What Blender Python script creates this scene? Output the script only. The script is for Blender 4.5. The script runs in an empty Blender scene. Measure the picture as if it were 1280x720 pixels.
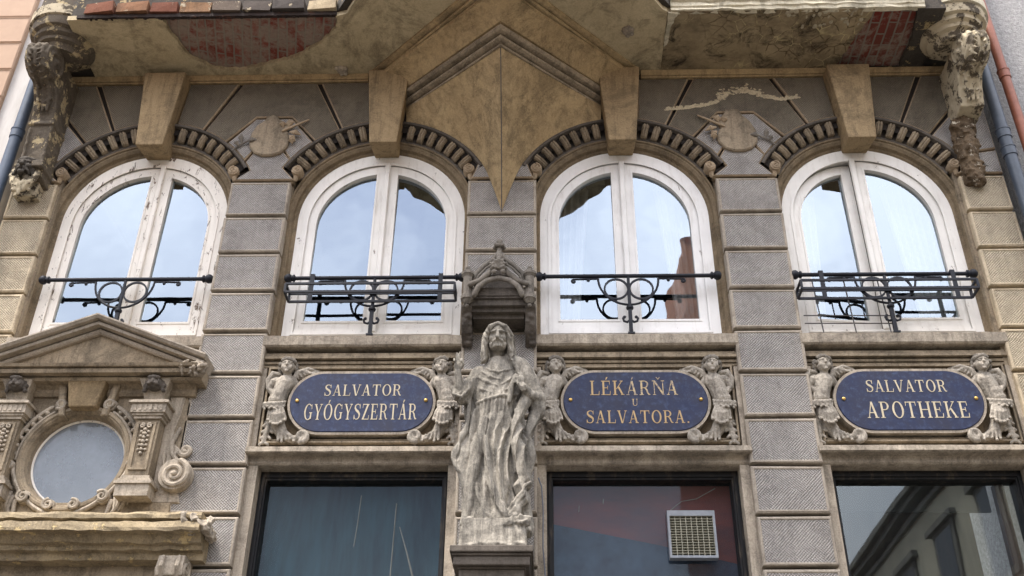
import bpy, bmesh, math, random
import numpy as np
from mathutils import Vector, noise as mnoise
PI = math.pi
rad = math.radians
random.seed(7)
scene = bpy.context.scene
COL = scene.collection
ORG = {}

# ------------------------------------------------------------------ mesh kit
class MB:
    def __init__(s):
        s.v = []; s.f = []; s.m = []; s.mi = 0
    def add(s, verts, faces):
        b = len(s.v)
        s.v += [tuple(p) for p in verts]
        s.f += [tuple(b + i for i in f) for f in faces]
        s.m += [s.mi] * len(faces)
        return s
    def box(s, x0, x1, y0, y1, z0, z1):
        return s.add([(x0,y0,z0),(x1,y0,z0),(x1,y1,z0),(x0,y1,z0),(x0,y0,z1),(x1,y0,z1),(x1,y1,z1),(x0,y1,z1)],
                     [(0,1,5,4),(1,2,6,5),(2,3,7,6),(3,0,4,7),(4,5,6,7),(3,2,1,0)])
    def block(s, x0, x1, z0, z1, y0, y1, c=.010, inset=.010, jit=.004):
        # dressed stone block: chamfered front, smooth margin, tooled inner field (second material)
        r = lambda: random.uniform(-jit, jit)
        P = []
        for (y, d) in ((y1, 0), (y0 + c, 0), (y0, c), (y0, c + inset), (y0 + .006, c + inset + .006)):
            P += [(x0+d, y, z0+d), (x1-d, y, z0+d), (x1-d, y, z1-d), (x0+d, y, z1-d)]
        P = [(a+(r() if 4 <= i < 12 else 0), b, q+(r() if 4 <= i < 12 else 0)) for i, (a, b, q) in enumerate(P)]
        F = []
        for k in range(4):
            for i in range(4):
                j = (i+1) % 4
                F.append((k*4+i, k*4+j, (k+1)*4+j, (k+1)*4+i))
        m = s.mi; s.add(P, F); b = len(s.v) - 20
        s.f.append((b+16, b+17, b+18, b+19)); s.m.append(m + 1)
        return s
    def prism(s, poly, ax, lo, hi, bev=0.0, front=None):
        # polygon in the plane across axis ax, extruded lo..hi; bev chamfers the lo end
        def P(a, b, t): return {'x': (t,a,b), 'y': (a,t,b), 'z': (a,b,t)}[ax]
        n = len(poly)
        ar = sum(poly[i][0]*poly[(i+1)%n][1]-poly[(i+1)%n][0]*poly[i][1] for i in range(n))
        if bev > 0:
            ins = offset_poly(poly, bev if ar > 0 else -bev)
            rings = [[P(a,b,hi) for a,b in poly], [P(a,b,lo+bev) for a,b in poly], [P(a,b,lo) for a,b in ins]]
        else:
            rings = [[P(a,b,hi) for a,b in poly], [P(a,b,lo) for a,b in poly]]
        V = [p for r_ in rings for p in r_]; F = []
        for k in range(len(rings)-1):
            for i in range(n):
                j = (i+1) % n
                F.append((k*n+i, k*n+j, (k+1)*n+j, (k+1)*n+i))
        F.append(tuple(range(n)))
        m = s.mi
        s.add(V, F)
        b = len(s.v) - len(V)
        s.f.append(tuple(b+(len(rings)-1)*n+i for i in range(n))); s.m.append(m if front is None else front)
        return s
    def ring(s, outer, inner, y0, y1):
        n = len(outer)
        V = [(a,y0,b) for a,b in outer]+[(a,y0,b) for a,b in inner]+[(a,y1,b) for a,b in outer]+[(a,y1,b) for a,b in inner]
        F = []
        for i in range(n):
            j = (i+1) % n
            F += [(i,j,n+j,n+i), (2*n+i,3*n+i,3*n+j,2*n+j), (i,2*n+i,2*n+j,j), (n+i,n+j,3*n+j,3*n+i)]
        return s.add(V, F)
    def sweep(s, path, prof, nrm, closed=False, caps=True):
        # moulding: profile (a = side, b = along nrm) swept along a mitred planar path
        nv = Vector(nrm); P = [Vector(p) for p in path]; n = len(P); V = []
        for i in range(n):
            tp = (P[i]-P[i-1]).normalized() if (i > 0 or closed) else None
            tn = (P[(i+1) % n]-P[i]).normalized() if (i < n-1 or closed) else None
            tp = tp or tn; tn = tn or tp
            s1, s2 = tp.cross(nv), tn.cross(nv)
            mi = (s1+s2) / max(.15, 1+s1.dot(s2))
            V += [P[i]+mi*a+nv*b for a, b in prof]
        k = len(prof); F = []
        for i in range(n if closed else n-1):
            i2 = (i+1) % n
            for j in range(k):
                j2 = (j+1) % k
                F.append((i*k+j, i*k+j2, i2*k+j2, i2*k+j))
        if caps and not closed:
            F += [tuple(range(k)), tuple((n-1)*k+j for j in range(k))]
        return s.add(V, F)
    def limb(s, pts, radii, seg=10, flat=None):
        # tapered tube with rounded ends; flat=(direction, factor) squashes it
        P = [Vector(p) for p in pts]
        if not hasattr(radii, '__len__'): radii = [radii]*len(P)
        n = len(P)
        t0 = (P[1]-P[0]).normalized(); t1 = (P[-1]-P[-2]).normalized()
        st = []
        for q in (0.05, .5, .85): st.append((P[0]-t0*radii[0]*math.cos(math.asin(q)), radii[0]*q, t0))
        for i in range(n):
            t = (P[min(i+1,n-1)]-P[max(i-1,0)]).normalized()
            st.append((P[i], radii[i], t))
        for q in (.85, .5, .05): st.append((P[-1]+t1*radii[-1]*math.cos(math.asin(q)), radii[-1]*q, t1))
        up = Vector((0,0,1)) if abs(t0.z) < .9 else Vector((1,0,0))
        V = []; F = []; u = None
        for (c, r, t) in st:
            if u is None: u = t.cross(up).normalized()
            else: u = (u - t*u.dot(t)).normalized()
            w = t.cross(u)
            for j in range(seg):
                a = 2*PI*j/seg
                d = (u*math.cos(a)+w*math.sin(a))*r
                if flat: fd = Vector(flat[0]).normalized(); d -= fd*d.dot(fd)*(1-flat[1])
                V.append(c+d)
        for i in range(len(st)-1):
            for j in range(seg):
                j2 = (j+1) % seg
                F.append((i*seg+j, i*seg+j2, (i+1)*seg+j2, (i+1)*seg+j))
        F += [tuple(range(seg)), tuple((len(st)-1)*seg+j for j in range(seg))]
        return s.add(V, F)
    def lathe(s, prof, c, ax='z', seg=24, a0=0, a1=2*PI):
        # profile (r, h) round an axis
        full = abs(a1-a0-2*PI) < 1e-6
        n = seg if full else seg+1; V = []; F = []
        for i in range(n):
            a = a0+(a1-a0)*i/seg
            for r, h in prof:
                p = {'z': (r*math.cos(a), r*math.sin(a), h), 'y': (r*math.cos(a), h, r*math.sin(a)), 'x': (h, r*math.cos(a), r*math.sin(a))}[ax]
                V.append((c[0]+p[0], c[1]+p[1], c[2]+p[2]))
        k = len(prof)
        for i in range(seg if full else seg):
            i2 = (i+1) % n
            for j in range(k-1):
                F.append((i*k+j, i*k+j+1, i2*k+j+1, i2*k+j))
        s.add(V, F)
        if full and prof[0] != prof[-1]:
            b = len(s.v)-len(V)
            for j in (0, k-1):
                if prof[j][0] > 1e-5:
                    s.f.append(tuple(b+i*k+j for i in range(n))); s.m.append(s.mi)
        return s
    def ball(s, c, r, seg=14, rot=None):
        rx, ry, rz = r if hasattr(r, '__len__') else (r, r, r)
        R = None
        if rot:
            from mathutils import Euler
            R = Euler(rot).to_matrix()
        V = []; F = []; nl = max(6, seg*2//3)
        for i in range(nl+1):
            th = PI*i/nl
            for j in range(seg):
                a = 2*PI*j/seg
                p = Vector((rx*math.sin(th)*math.cos(a), ry*math.sin(th)*math.sin(a), rz*math.cos(th)))
                if R: p = R @ p
                V.append((c[0]+p[0], c[1]+p[1], c[2]+p[2]))
        for i in range(nl):
            for j in range(seg):
                j2 = (j+1) % seg
                F.append((i*seg+j, (i+1)*seg+j, (i+1)*seg+j2, i*seg+j2))
        return s.add(V, F)
    def mesh(s, name, off, mats, smooth=False, weld=1e-5):
        me = bpy.data.meshes.new(name)
        me.from_pydata([(a-off[0], b-off[1], c-off[2]) for a, b, c in s.v], [], s.f)
        for i, p in enumerate(me.polygons):
            p.material_index = s.m[i]
        bm = bmesh.new(); bm.from_mesh(me)
        bmesh.ops.remove_doubles(bm, verts=bm.verts, dist=weld)
        bmesh.ops.recalc_face_normals(bm, faces=bm.faces)
        bm.to_mesh(me); bm.free()
        for m in mats: me.materials.append(m)
        if smooth:
            for p in me.polygons: p.use_smooth = True
        return me
    def build(s, name, mat, parent=None, origin=None, smooth=False, angle=None):
        off = ORG[parent] if parent is not None else (origin or (0,0,0))
        me = s.mesh(name, off, mat if isinstance(mat, (list, tuple)) else [mat], smooth)
        o = bpy.data.objects.new(name, me); COL.objects.link(o)
        ORG[o] = off
        if parent is not None: o.parent = parent
        else: o.location = off
        if angle:
            for p in me.polygons: p.use_smooth = True
            bm = bmesh.new(); bm.from_mesh(me)
            for e in bm.edges:
                if len(e.link_faces) == 2 and e.calc_face_angle(0) > rad(angle): e.smooth = False
            bm.to_mesh(me); bm.free()
        return o

def offset_poly(poly, d):
    n = len(poly); out = []
    for i in range(n):
        p0, p1, p2 = Vector(poly[i-1]), Vector(poly[i]), Vector(poly[(i+1) % n])
        e1 = (p1-p0).normalized(); e2 = (p2-p1).normalized()
        n1 = Vector((-e1.y, e1.x)); n2 = Vector((-e2.y, e2.x))
        m = (n1+n2)/max(.3, 1+n1.dot(n2))
        q = p1+m*d; out.append((q.x, q.y))
    return out

def sculpt(mb, name, mat, parent=None, origin=None, voxel=.006, smooth=3, dents=(), rough=0.0, rscale=18, post=None, mirror=None):
    """carved stone: closed shells fused into ONE continuous surface, smoothed, then dented like a chisel would"""
    me = mb.mesh(name, (0,0,0), [])
    tmp = bpy.data.objects.new('tmp', me); COL.objects.link(tmp)
    m = tmp.modifiers.new('r', 'REMESH'); m.mode = 'VOXEL'; m.voxel_size = voxel; m.adaptivity = 0
    m.use_smooth_shade = True
    if smooth:
        q = tmp.modifiers.new('s', 'SMOOTH'); q.factor = .5; q.iterations = smooth
    dg = bpy.context.evaluated_depsgraph_get(); dg.update()
    res = bpy.data.meshes.new_from_object(tmp.evaluated_get(dg))
    bpy.data.objects.remove(tmp); bpy.data.meshes.remove(me)
    n = len(res.vertices); co = np.empty(n*3, 'f'); res.vertices.foreach_get('co', co); co = co.reshape(-1, 3)
    for (c, r, d) in dents:
        dist = np.linalg.norm(co-np.array(c), axis=1)/r
        w = np.clip(1-dist**2, 0, 1)**2
        co += w[:, None]*np.array(d)
    if post: co = post(co)
    if rough:
        for i in range(n):
            p = Vector(co[i])*rscale
            co[i] += np.array(mnoise.noise_vector(p))*rough
    off = ORG[parent] if parent is not None else (origin or (0,0,0))
    co = co-np.array(off)
    res.vertices.foreach_set('co', co.astype('f').ravel())
    for p in res.polygons: p.use_smooth = True
    res.materials.clear(); res.materials.append(mat); res.name = name
    res.update()
    o = bpy.data.objects.new(name, res); COL.objects.link(o); ORG[o] = off
    if parent is not None: o.parent = parent
    else: o.location = off
    return o

def rubble(mb, n, cx, cy, cz, dx, dy, dz, s0, s1):
    from mathutils import Euler
    for k in range(n):
        c = Vector((cx+random.uniform(-dx, dx), cy+random.uniform(-dy, dy), cz+random.uniform(-dz, dz)))
        E = Euler((random.uniform(-.6, .6), random.uniform(-.6, .6), random.uniform(0, 3))).to_matrix()
        a, b, d = (random.uniform(s0, s1) for _ in range(3))
        V = [c+E@Vector((x*a, y*b, z*d)) for x, y, z in ((-1,-1,-1),(1,-1,-1),(1,1,-1),(-1,1,-1),(-1,-1,1),(1,-1,1),(1,1,1),(-1,1,1))]
        mb.add(V, [(0,1,5,4),(1,2,6,5),(2,3,7,6),(3,0,4,7),(4,5,6,7),(3,2,1,0)])

def thing(name, label, cat, loc=(0,0,0), group=None):
    o = bpy.data.objects.new(name, None); COL.objects.link(o)
    o.empty_display_size = .2; o.location = loc; ORG[o] = tuple(loc)
    return tag(o, label, cat, group)
def tag(o, label=None, cat=None, group=None, kind=None):
    if label: o['label'] = label
    if cat: o['category'] = cat
    if group: o['group'] = group
    if kind: o['kind'] = kind
    return o
def copy_tree(o, parent=None, off=None):
    c = o.copy(); COL.objects.link(c); ORG[c] = ORG[o]
    if parent is not None: c.parent = parent
    for ch in list(o.children): copy_tree(ch, c)
    return c

def arc(cx, cz, r, a0, a1, n):
    return [(cx+r*math.cos(rad(a0+(a1-a0)*i/n)), cz+r*math.sin(rad(a0+(a1-a0)*i/n))) for i in range(n+1)]
def spiral(c, r0, r1, a0, turns, n, plane='y', y=0):
    out = []
    for i in range(n+1):
        t = i/n; r = r0+(r1-r0)*t; a = rad(a0)+turns*2*PI*t
        u, w = r*math.cos(a), r*math.sin(a)
        out.append((c[0]+u, y, c[1]+w) if plane == 'y' else (y, c[0]+u, c[1]+w))
    return out

# ------------------------------------------------------------------ materials
def lin(c):
    return tuple(((x/255)/12.92 if x/255 <= .04045 else ((x/255+.055)/1.055)**2.4) for x in c) + (1,)
class NT:
    def __init__(s, name):
        s.mat = bpy.data.materials.new(name); s.mat.use_nodes = True
        s.t = s.mat.node_tree; s.t.nodes.clear()
        s.out = s.t.nodes.new('ShaderNodeOutputMaterial')
        s.tc = s.n('ShaderNodeTexCoord')
    def n(s, typ, **kw):
        nd = s.t.nodes.new(typ)
        for k, v in kw.items():
            if k.startswith('i_'): nd.inputs[k[2:].replace('_', ' ')].default_value = v
            else: setattr(nd, k, v)
        return nd
    def l(s, a, b): s.t.links.new(a, b)
    def mapping(s, scale=(1,1,1), rot=(0,0,0), loc=(0,0,0), src=None):
        m = s.n('ShaderNodeMapping'); m.inputs['Scale'].default_value = scale
        m.inputs['Rotation'].default_value = rot; m.inputs['Location'].default_value = loc
        s.l(src or s.tc.outputs['Object'], m.inputs['Vector']); return m.outputs[0]
    def noise(s, scale, detail=6, rough=.6, vec=None, dist=0):
        q = s.n('ShaderNodeTexNoise'); q.inputs['Scale'].default_value = scale; q.inputs['Detail'].default_value = detail
        q.inputs['Roughness'].default_value = rough; q.inputs['Distortion'].default_value = dist
        s.l(vec or s.tc.outputs['Object'], q.inputs['Vector']); return q.outputs['Fac']
    def ramp(s, fac, stops, interp='LINEAR'):
        r = s.n('ShaderNodeValToRGB'); r.color_ramp.interpolation = interp
        e = r.color_ramp.elements
        while len(e) < len(stops): e.new(.5)
        for i, (p, c) in enumerate(stops):
            e[i].position = p; e[i].color = c if hasattr(c, '__len__') else (c, c, c, 1)
        s.l(fac, r.inputs[0]); return r.outputs[0]
    def mix(s, fac, a, b, mode='MIX'):
        m = s.n('ShaderNodeMix', data_type='RGBA', blend_type=mode)
        for v, k in ((fac, 0), (a, 6), (b, 7)):
            if hasattr(v, 'is_linked') or hasattr(v, 'links'): s.l(v, m.inputs[k])
            else: m.inputs[k].default_value = v
        return m.outputs[2]
    def math(s, op, a, b=0.0, clamp=False):
        m = s.n('ShaderNodeMath', operation=op, use_clamp=clamp)
        for v, k in ((a, 0), (b, 1)):
            if hasattr(v, 'links'): s.l(v, m.inputs[k])
            else: m.inputs[k].default_value = v
        return m.outputs[0]
    def bsdf(s, color, rough=.85, bump=None, bstr=.4, bdist=.01, spec=.3, metal=0):
        b = s.n('ShaderNodeBsdfPrincipled')
        if hasattr(color, 'links'): s.l(color, b.inputs['Base Color'])
        else: b.inputs['Base Color'].default_value = color
        if hasattr(rough, 'links'): s.l(rough, b.inputs['Roughness'])
        else: b.inputs['Roughness'].default_value = rough
        b.inputs['Specular IOR Level'].default_value = spec; b.inputs['Metallic'].default_value = metal
        if bump is not None:
            u = s.n('ShaderNodeBump'); u.inputs['Strength'].default_value = bstr; u.inputs['Distance'].default_value = bdist
            s.l(bump, u.inputs['Height']); s.l(u.outputs[0], b.inputs['Normal'])
        s.l(b.outputs[0], s.out.inputs[0])
        return b

def stone(name, base, light, dark, streak=.5, patch=.5, tool=0, grain=.35, scale=1.0, seed=0, flakes=0, flake_col=(225,215,195), cover=0.0):
    """weathered sandstone: cloudy tone, run-off streaks with a shape of their own, soot patches, grain; tool = crosshatched dressing"""
    N = NT(name)
    o = N.mapping(loc=(seed*3.7, seed*1.3, seed*2.1))
    c = N.mix(N.ramp(N.noise(2.2*scale, 8, .65, o), [(.32, 0), (.68, 1)]), lin(base), lin(light))
    sv = N.mapping(scale=(9, 9, .9), loc=(seed, 0, seed))
    st = N.ramp(N.noise(1.6*scale, 7, .7, sv, .4), [(.50-cover, 0), (.72-cover*1.6, 1)])
    c = N.mix(N.math('MULTIPLY', st, streak), c, lin(dark))
    pt = N.ramp(N.noise(4.5*scale, 10, .72, N.mapping(loc=(seed+5, 3, seed)), .6), [(.52-cover*.5, 0), (.66-cover*.5, 1)])
    c = N.mix(N.math('MULTIPLY', pt, patch), c, lin(dark))
    # soot in blotches of its own, and pale washed spots
    so = N.ramp(N.noise(1.5*scale, 12, .78, N.mapping(loc=(seed*2+1, seed, 8)), .9), [(.50, 0), (.60, 1)])
    c = N.mix(N.math('MULTIPLY', so, min(.75, patch*.85)), c, tuple(x*.62 for x in lin(dark)[:3])+(1,))
    wa_ = N.ramp(N.noise(7*scale, 9, .75, N.mapping(loc=(seed-4, seed, 2), scale=(1, 1, .6))), [(.60, 0), (.70, 1)])
    c = N.mix(N.math('MULTIPLY', wa_, .40), c, tuple(min(1, x*1.25) for x in lin(light)[:3])+(1,))
    g = N.noise(70, 4, .7)
    c = N.mix(N.math('MULTIPLY', grain, 1.0) if False else grain, c, N.ramp(g, [(.25, tuple(x*.45 for x in lin(base)[:3])+(1,)), (.75, tuple(min(1, x*1.5) for x in lin(light)[:3])+(1,))]))
    h = N.math('ADD', N.math('MULTIPLY', N.noise(9, 8, .7), 1.1), N.math('MULTIPLY', g, .35))
    if flakes:
        fl = N.ramp(N.noise(6.5*scale, 12, .75, N.mapping(loc=(seed+9, 1, 4)), .25), [(.60-.1*flakes, 0), (.62-.1*flakes, 1)])
        c = N.mix(fl, c, N.mix(N.noise(30, 5), lin(flake_col), tuple(x*.75 for x in lin(flake_col)[:3])+(1,)))
        h = N.math('SUBTRACT', h, N.math('MULTIPLY', fl, .5))
    bd = .010
    if tool:
        def wave(rot, sc, ph):
            w = N.n('ShaderNodeTexWave', wave_type='BANDS', bands_direction='X', wave_profile='SIN')
            w.inputs['Scale'].default_value = sc; w.inputs['Distortion'].default_value = 1.6; w.inputs['Detail'].default_value = 2
            w.inputs['Detail Scale'].default_value = 1.4
            N.l(N.mapping(rot=(0, rot, 0), loc=(ph, 0, ph)), w.inputs['Vector']); return w.outputs['Fac']
        wa, wb = wave(rad(47), 19, 0), wave(rad(-44), 17.5, .4)
        ch = N.n('ShaderNodeTexChecker'); ch.inputs['Scale'].default_value = 11
        wob = N.n('ShaderNodeTexNoise'); wob.inputs['Scale'].default_value = 5
        N.l(N.tc.outputs['Object'], wob.inputs['Vector'])
        wv = N.n('ShaderNodeVectorMath', operation='MULTIPLY_ADD'); wv.inputs[1].default_value = (.09, 0, .09)
        N.l(wob.outputs['Color'], wv.inputs[0]); N.l(N.tc.outputs['Object'], wv.inputs[2])
        flat = N.n('ShaderNodeVectorMath', operation='MULTIPLY'); flat.inputs[1].default_value = (1, 0, 1)
        N.l(wv.outputs[0], flat.inputs[0])
        N.l(N.mapping(rot=(0, rad(45), 0), loc=(0, .021, 0), src=flat.outputs[0]), ch.inputs['Vector'])
        sel = N.ramp(N.noise(3.2, 3, .6), [(.40, 0), (.60, 1)])
        chk = N.mix(.25, sel, ch.outputs['Fac'])
        W = N.mix(chk, wa, wb)
        Wf = N.ramp(W, [(.12, 0), (.62, 1)])
        c = N.mix(N.math('MULTIPLY', N.math('SUBTRACT', 1.0, Wf), tool), c, tuple(x*.42 for x in lin(base)[:3])+(1,))
        # longer chisel scratches
        sc = N.ramp(N.noise(5, 3, .5, N.mapping(scale=(1.2, 1, 16), rot=(0, rad(38), 0))), [(.63, 0), (.69, 1)])
        c = N.mix(N.math('MULTIPLY', sc, .35), c, lin(light))
        h = N.math('ADD', h, N.math('MULTIPLY', Wf, 1.0)); bd = .011
    N.bsdf(c, .88, h, .75, bd, .2)
    return N.mat

M = {}
M['tool'] = stone('tooled_grey_sandstone', (158,153,147), (184,177,169), (74,70,67), .45, .45, tool=.7, grain=.4)
M['margin'] = stone('grey_sandstone_margin', (156,146,133), (182,170,153), (72,65,59), .5, .5, grain=.34)
M['tool_warm'] = stone('tooled_buff_sandstone', (182,168,144), (206,191,165), (88,79,68), .4, .45, tool=.6, grain=.36, seed=2)
M['margin_warm'] = stone('buff_sandstone_margin', (184,168,142), (206,189,161), (76,67,57), .5, .5, grain=.3, seed=2)
M['vous'] = stone('sooty_brown_sandstone', (108,100,87), (138,128,111), (48,44,40), .45, .55, tool=.45, grain=.4, seed=3)
M['smooth'] = stone('smooth_brown_sandstone', (134,120,101), (168,152,128), (46,42,38), .8, .7, grain=.34, seed=4, cover=.03)
M['pale'] = stone('pale_sandstone', (154,142,126), (192,179,160), (50,47,44), .8, .65, grain=.34, seed=5, cover=.03)
M['gold'] = stone('ochre_soffit_stone', (164,140,104), (190,166,126), (80,69,54), .6, .75, seed=6, grain=.3, cover=.03)
M['key'] = stone('ochre_keystone', (144,124,94), (174,151,116), (60,52,43), .7, .65, seed=8, grain=.3, cover=.02)
M['dark'] = stone('blackened_stone', (84,78,71), (112,104,95), (32,30,29), .6, .65, seed=9, grain=.3)
M['carved'] = stone('carved_grey_stone', (140,132,121), (196,186,170), (46,43,41), .75, .7, seed=10, grain=.3, scale=2.0, cover=.03)
M['statue'] = stone('statue_limestone', (124,120,112), (198,189,173), (36,35,34), .95, .6, seed=11, grain=.24, scale=.9, cover=.06)
M['carved_dark'] = stone('sooty_carved_stone', (98,92,85), (148,140,128), (38,36,34), .6, .6, seed=17, grain=.28, scale=2.4)
M['crust'] = stone('flaking_cream_crust', (84,76,66), (108,98,82), (40,36,32), .3, .5, seed=12, flakes=1.3, flake_col=(196,182,154))
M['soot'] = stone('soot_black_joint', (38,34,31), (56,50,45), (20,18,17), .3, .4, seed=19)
M['edge'] = stone('tan_block_edge', (150,132,108), (176,156,130), (64,56,48), .5, .5, seed=22)
M['reveal'] = stone('brown_reveal_stone', (112,98,79), (144,127,102), (42,38,33), .7, .65, seed=23, grain=.34)
M['crust_grey'] = stone('sooty_flaking_crust', (84,76,66), (112,102,88), (34,32,30), .5, .6, seed=18, flakes=.55, flake_col=(186,168,132))
M['crust_black'] = stone('black_crust', (62,58,54), (84,78,70), (26,24,24), .3, .5, seed=13, flakes=.2, flake_col=(180,160,120))
M['plaster'] = stone('soffit_plaster', (176,159,127), (204,188,154), (80,70,54), .25, .75, seed=14, grain=.26)
M['cream'] = stone('peeling_cream_paint', (200,188,160), (222,212,188), (96,84,66), .55, .6, seed=15, grain=.2)
M['ledge'] = stone('patchy_ledge_stone', (136,124,106), (172,154,122), (44,41,38), .8, .6, seed=16, flakes=.3, flake_col=(208,184,138))

def cracked():
    N = NT('cracked_soffit_plaster')
    wob = N.n('ShaderNodeTexNoise'); wob.inputs['Scale'].default_value = 4; wob.inputs['Detail'].default_value = 6
    N.l(N.tc.outputs['Object'], wob.inputs['Vector'])
    wv = N.n('ShaderNodeVectorMath', operation='MULTIPLY_ADD'); wv.inputs[1].default_value = (.12, .12, 0)
    N.l(wob.outputs['Color'], wv.inputs[0]); N.l(N.tc.outputs['Object'], wv.inputs[2])
    v = N.n('ShaderNodeTexVoronoi', feature='DISTANCE_TO_EDGE'); v.inputs['Scale'].default_value = 7.5
    N.l(wv.outputs[0], v.inputs['Vector'])
    cr = N.ramp(v.outputs['Distance'], [(0.0, 1), (.045, 0)])
    reg = N.ramp(N.noise(1.3, 3, .5), [(.38, 0), (.5, 1)])
    cr = N.math('MULTIPLY', cr, reg)
    c = N.mix(N.ramp(N.noise(2.6, 8, .7), [(.35, 0), (.65, 1)]), lin((116,102,80)), lin((172,154,122)))
    c = N.mix(N.ramp(N.noise(3.4, 9, .75, N.mapping(loc=(4,2,0)), .8), [(.5, 0), (.64, 1)]), c, lin((62,54,44)))
    c = N.mix(N.math('MULTIPLY', cr, .85), c, N.mix(N.ramp(N.noise(5, 3), [(.45, 0), (.6, 1)]), lin((62,44,26)), lin((214,196,150))))
    h = N.math('ADD', N.noise(12, 8, .7), N.math('MULTIPLY', cr, .8))
    N.bsdf(c, .9, h, .6, .012, .2); return N.mat
M['cracked'] = cracked()

def brick(name, rot, base=((122,58,48),(140,84,72)), mortar=(132,122,110), worn=.45, bw=.30, rh=.088, flat='z'):
    N = NT(name)
    src = N.mapping(rot=rot)
    b = N.n('ShaderNodeTexBrick'); b.inputs['Scale'].default_value = 1.0
    b.inputs['Brick Width'].default_value = bw; b.inputs['Row Height'].default_value = rh; b.inputs['Mortar Size'].default_value = .011
    b.inputs['Mortar Smooth'].default_value = .4; b.inputs['Bias'].default_value = 0
    b.inputs['Color1'].default_value = lin(base[0]); b.inputs['Color2'].default_value = lin(base[1]); b.inputs['Mortar'].default_value = lin(mortar)
    wob = N.n('ShaderNodeTexNoise'); wob.inputs['Scale'].default_value = 7
    N.l(src, wob.inputs['Vector'])
    wv = N.n('ShaderNodeVectorMath', operation='MULTIPLY_ADD'); wv.inputs[1].default_value = (.02, .02, .02)
    N.l(wob.outputs['Color'], wv.inputs[0]); N.l(src, wv.inputs[2]); N.l(wv.outputs[0], b.inputs['Vector'])
    w = N.ramp(N.noise(5, 9, .75, None, .4), [(.50-.16*worn, 0), (.62-.14*worn, 1)])
    gr = N.mix(N.noise(26, 6, .7), lin((120,104,92)), lin((170,158,142)))
    c = N.mix(N.math('MULTIPLY', w, .85), b.outputs['Color'], gr)
    h = N.math('ADD', N.math('MULTIPLY', b.outputs['Fac'], -1.0), N.noise(20, 8, .7))
    N.bsdf(c, .92, h, .7, .014, .2); return N.mat
M['brick_l'] = brick('bare_soffit_brick', (0, 0, rad(78)), worn=.62)
M['brick_r'] = brick('bare_red_brick', (0, 0, rad(90)), base=((124,50,40),(114,66,56)), worn=.15)

def paint(name, col, chips=.35, under=(120,98,76), rough=.5, seed=0):
    N = NT(name)
    n = N.noise(8, 12, .78, N.mapping(scale=(1.6,1.6,.7), loc=(seed,2*seed,seed)), .7)
    ch = N.ramp(n, [(.655-.07*chips, 0), (.67-.07*chips, 1)])
    c = N.mix(N.ramp(N.noise(2.5, 6, .6), [(.3, 0), (.7, 1)]), lin(col), tuple(x*.84 for x in lin(col)[:3])+(1,))
    stn = N.ramp(N.noise(3, 8, .7, N.mapping(scale=(6,6,1))), [(.52, 0), (.75, 1)])
    c = N.mix(N.math('MULTIPLY', stn, .3), c, lin((150,132,108)))
    c = N.mix(ch, c, N.mix(N.noise(40, 4), lin(under), tuple(x*.35 for x in lin(under)[:3])+(1,)))
    h = N.math('SUBTRACT', N.math('MULTIPLY', N.noise(30, 5), .25), N.math('MULTIPLY', ch, .9))
    N.bsdf(c, rough, h, .35, .006, .4); return N.mat
M['white_old'] = paint('peeling_white_paint', (242,234,221), 1.1, seed=1)
M['white'] = paint('old_white_paint', (246,241,232), .45, seed=2)
M['white_new'] = paint('clean_white_paint', (248,245,240), .12, seed=3)
M['black_wood'] = paint('black_painted_wood', (13,13,15), .25, (58,50,44), .65, seed=4)
M['brown_wood'] = paint('brown_wood_jamb', (72,44,30), .3, (110,70,44), .45, seed=5)

def metal(name, col, rough=.45, spec=.5, mt=0.0, rust=.0):
    N = NT(name)
    c = N.mix(N.ramp(N.noise(14, 6, .7), [(.35, 0), (.7, 1)]), lin(col), tuple(min(1, x*1.35+.004) for x in lin(col)[:3])+(1,))
    if rust:
        c = N.mix(N.math('MULTIPLY', N.ramp(N.noise(9, 8, .75), [(.55, 0), (.66, 1)]), rust), c, lin((96,62,42)))
    N.bsdf(c, rough, N.noise(45, 4), .12, .004, spec, mt); return N.mat
M['iron'] = metal('black_wrought_iron', (20,22,30), .5, .3)
M['brass'] = metal('brass_screw', (196,160,92), .35, .5, .8)
M['pipe_blue'] = metal('blue_grey_pipe', (58,66,76), .45)
M['pipe_dark'] = metal('dark_blue_pipe', (58,70,86), .45)
M['pipe_copper'] = metal('copper_pipe', (132,80,60), .45, .4, .1)
M['vent_frame'] = metal('grey_vent_plastic', (128,132,138), .5)
M['vent_core'] = metal('dark_vent_core', (56,54,44), .8)
M['vent_bar'] = metal('vent_grid_bar', (150,146,128), .6)
M['wire'] = metal('thin_dark_wire', (62,58,56), .5)
M['cable'] = metal('grey_cable', (92,96,104), .5)

def plaque():
    N = NT('blue_enamel_glass')
    c = N.mix(N.ramp(N.noise(6, 9, .7, None, .5), [(.35, 0), (.65, 1)]), lin((31,41,72)), lin((41,43,62)))
    c = N.mix(N.math('MULTIPLY', N.ramp(N.noise(22, 8, .75), [(.5, 0), (.7, 1)]), .5), c, lin((76,92,124)))
    b = N.bsdf(c, N.ramp(N.noise(14, 7), [(.3, (.32,)*3+(1,)), (.7, (.55,)*3+(1,))]), N.noise(30, 4), .08, .004, .3); return N.mat
M['plaque'] = plaque()
M['gilt'] = metal('pale_gilt', (182,170,145), .6, .25, 0, .3)
M['gilt_bronze'] = metal('bronzed_gilt', (178,150,108), .6, .3, 0, .25)
def worn_gilt():
    N = NT('worn_gilt')
    w = N.ramp(N.noise(24, 7, .75), [(.42, 0), (.55, 1)])
    N.bsdf(N.mix(w, lin((126,116,116)), lin((204,180,136))), .6); return N.mat
M['gilt_worn'] = worn_gilt()

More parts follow.
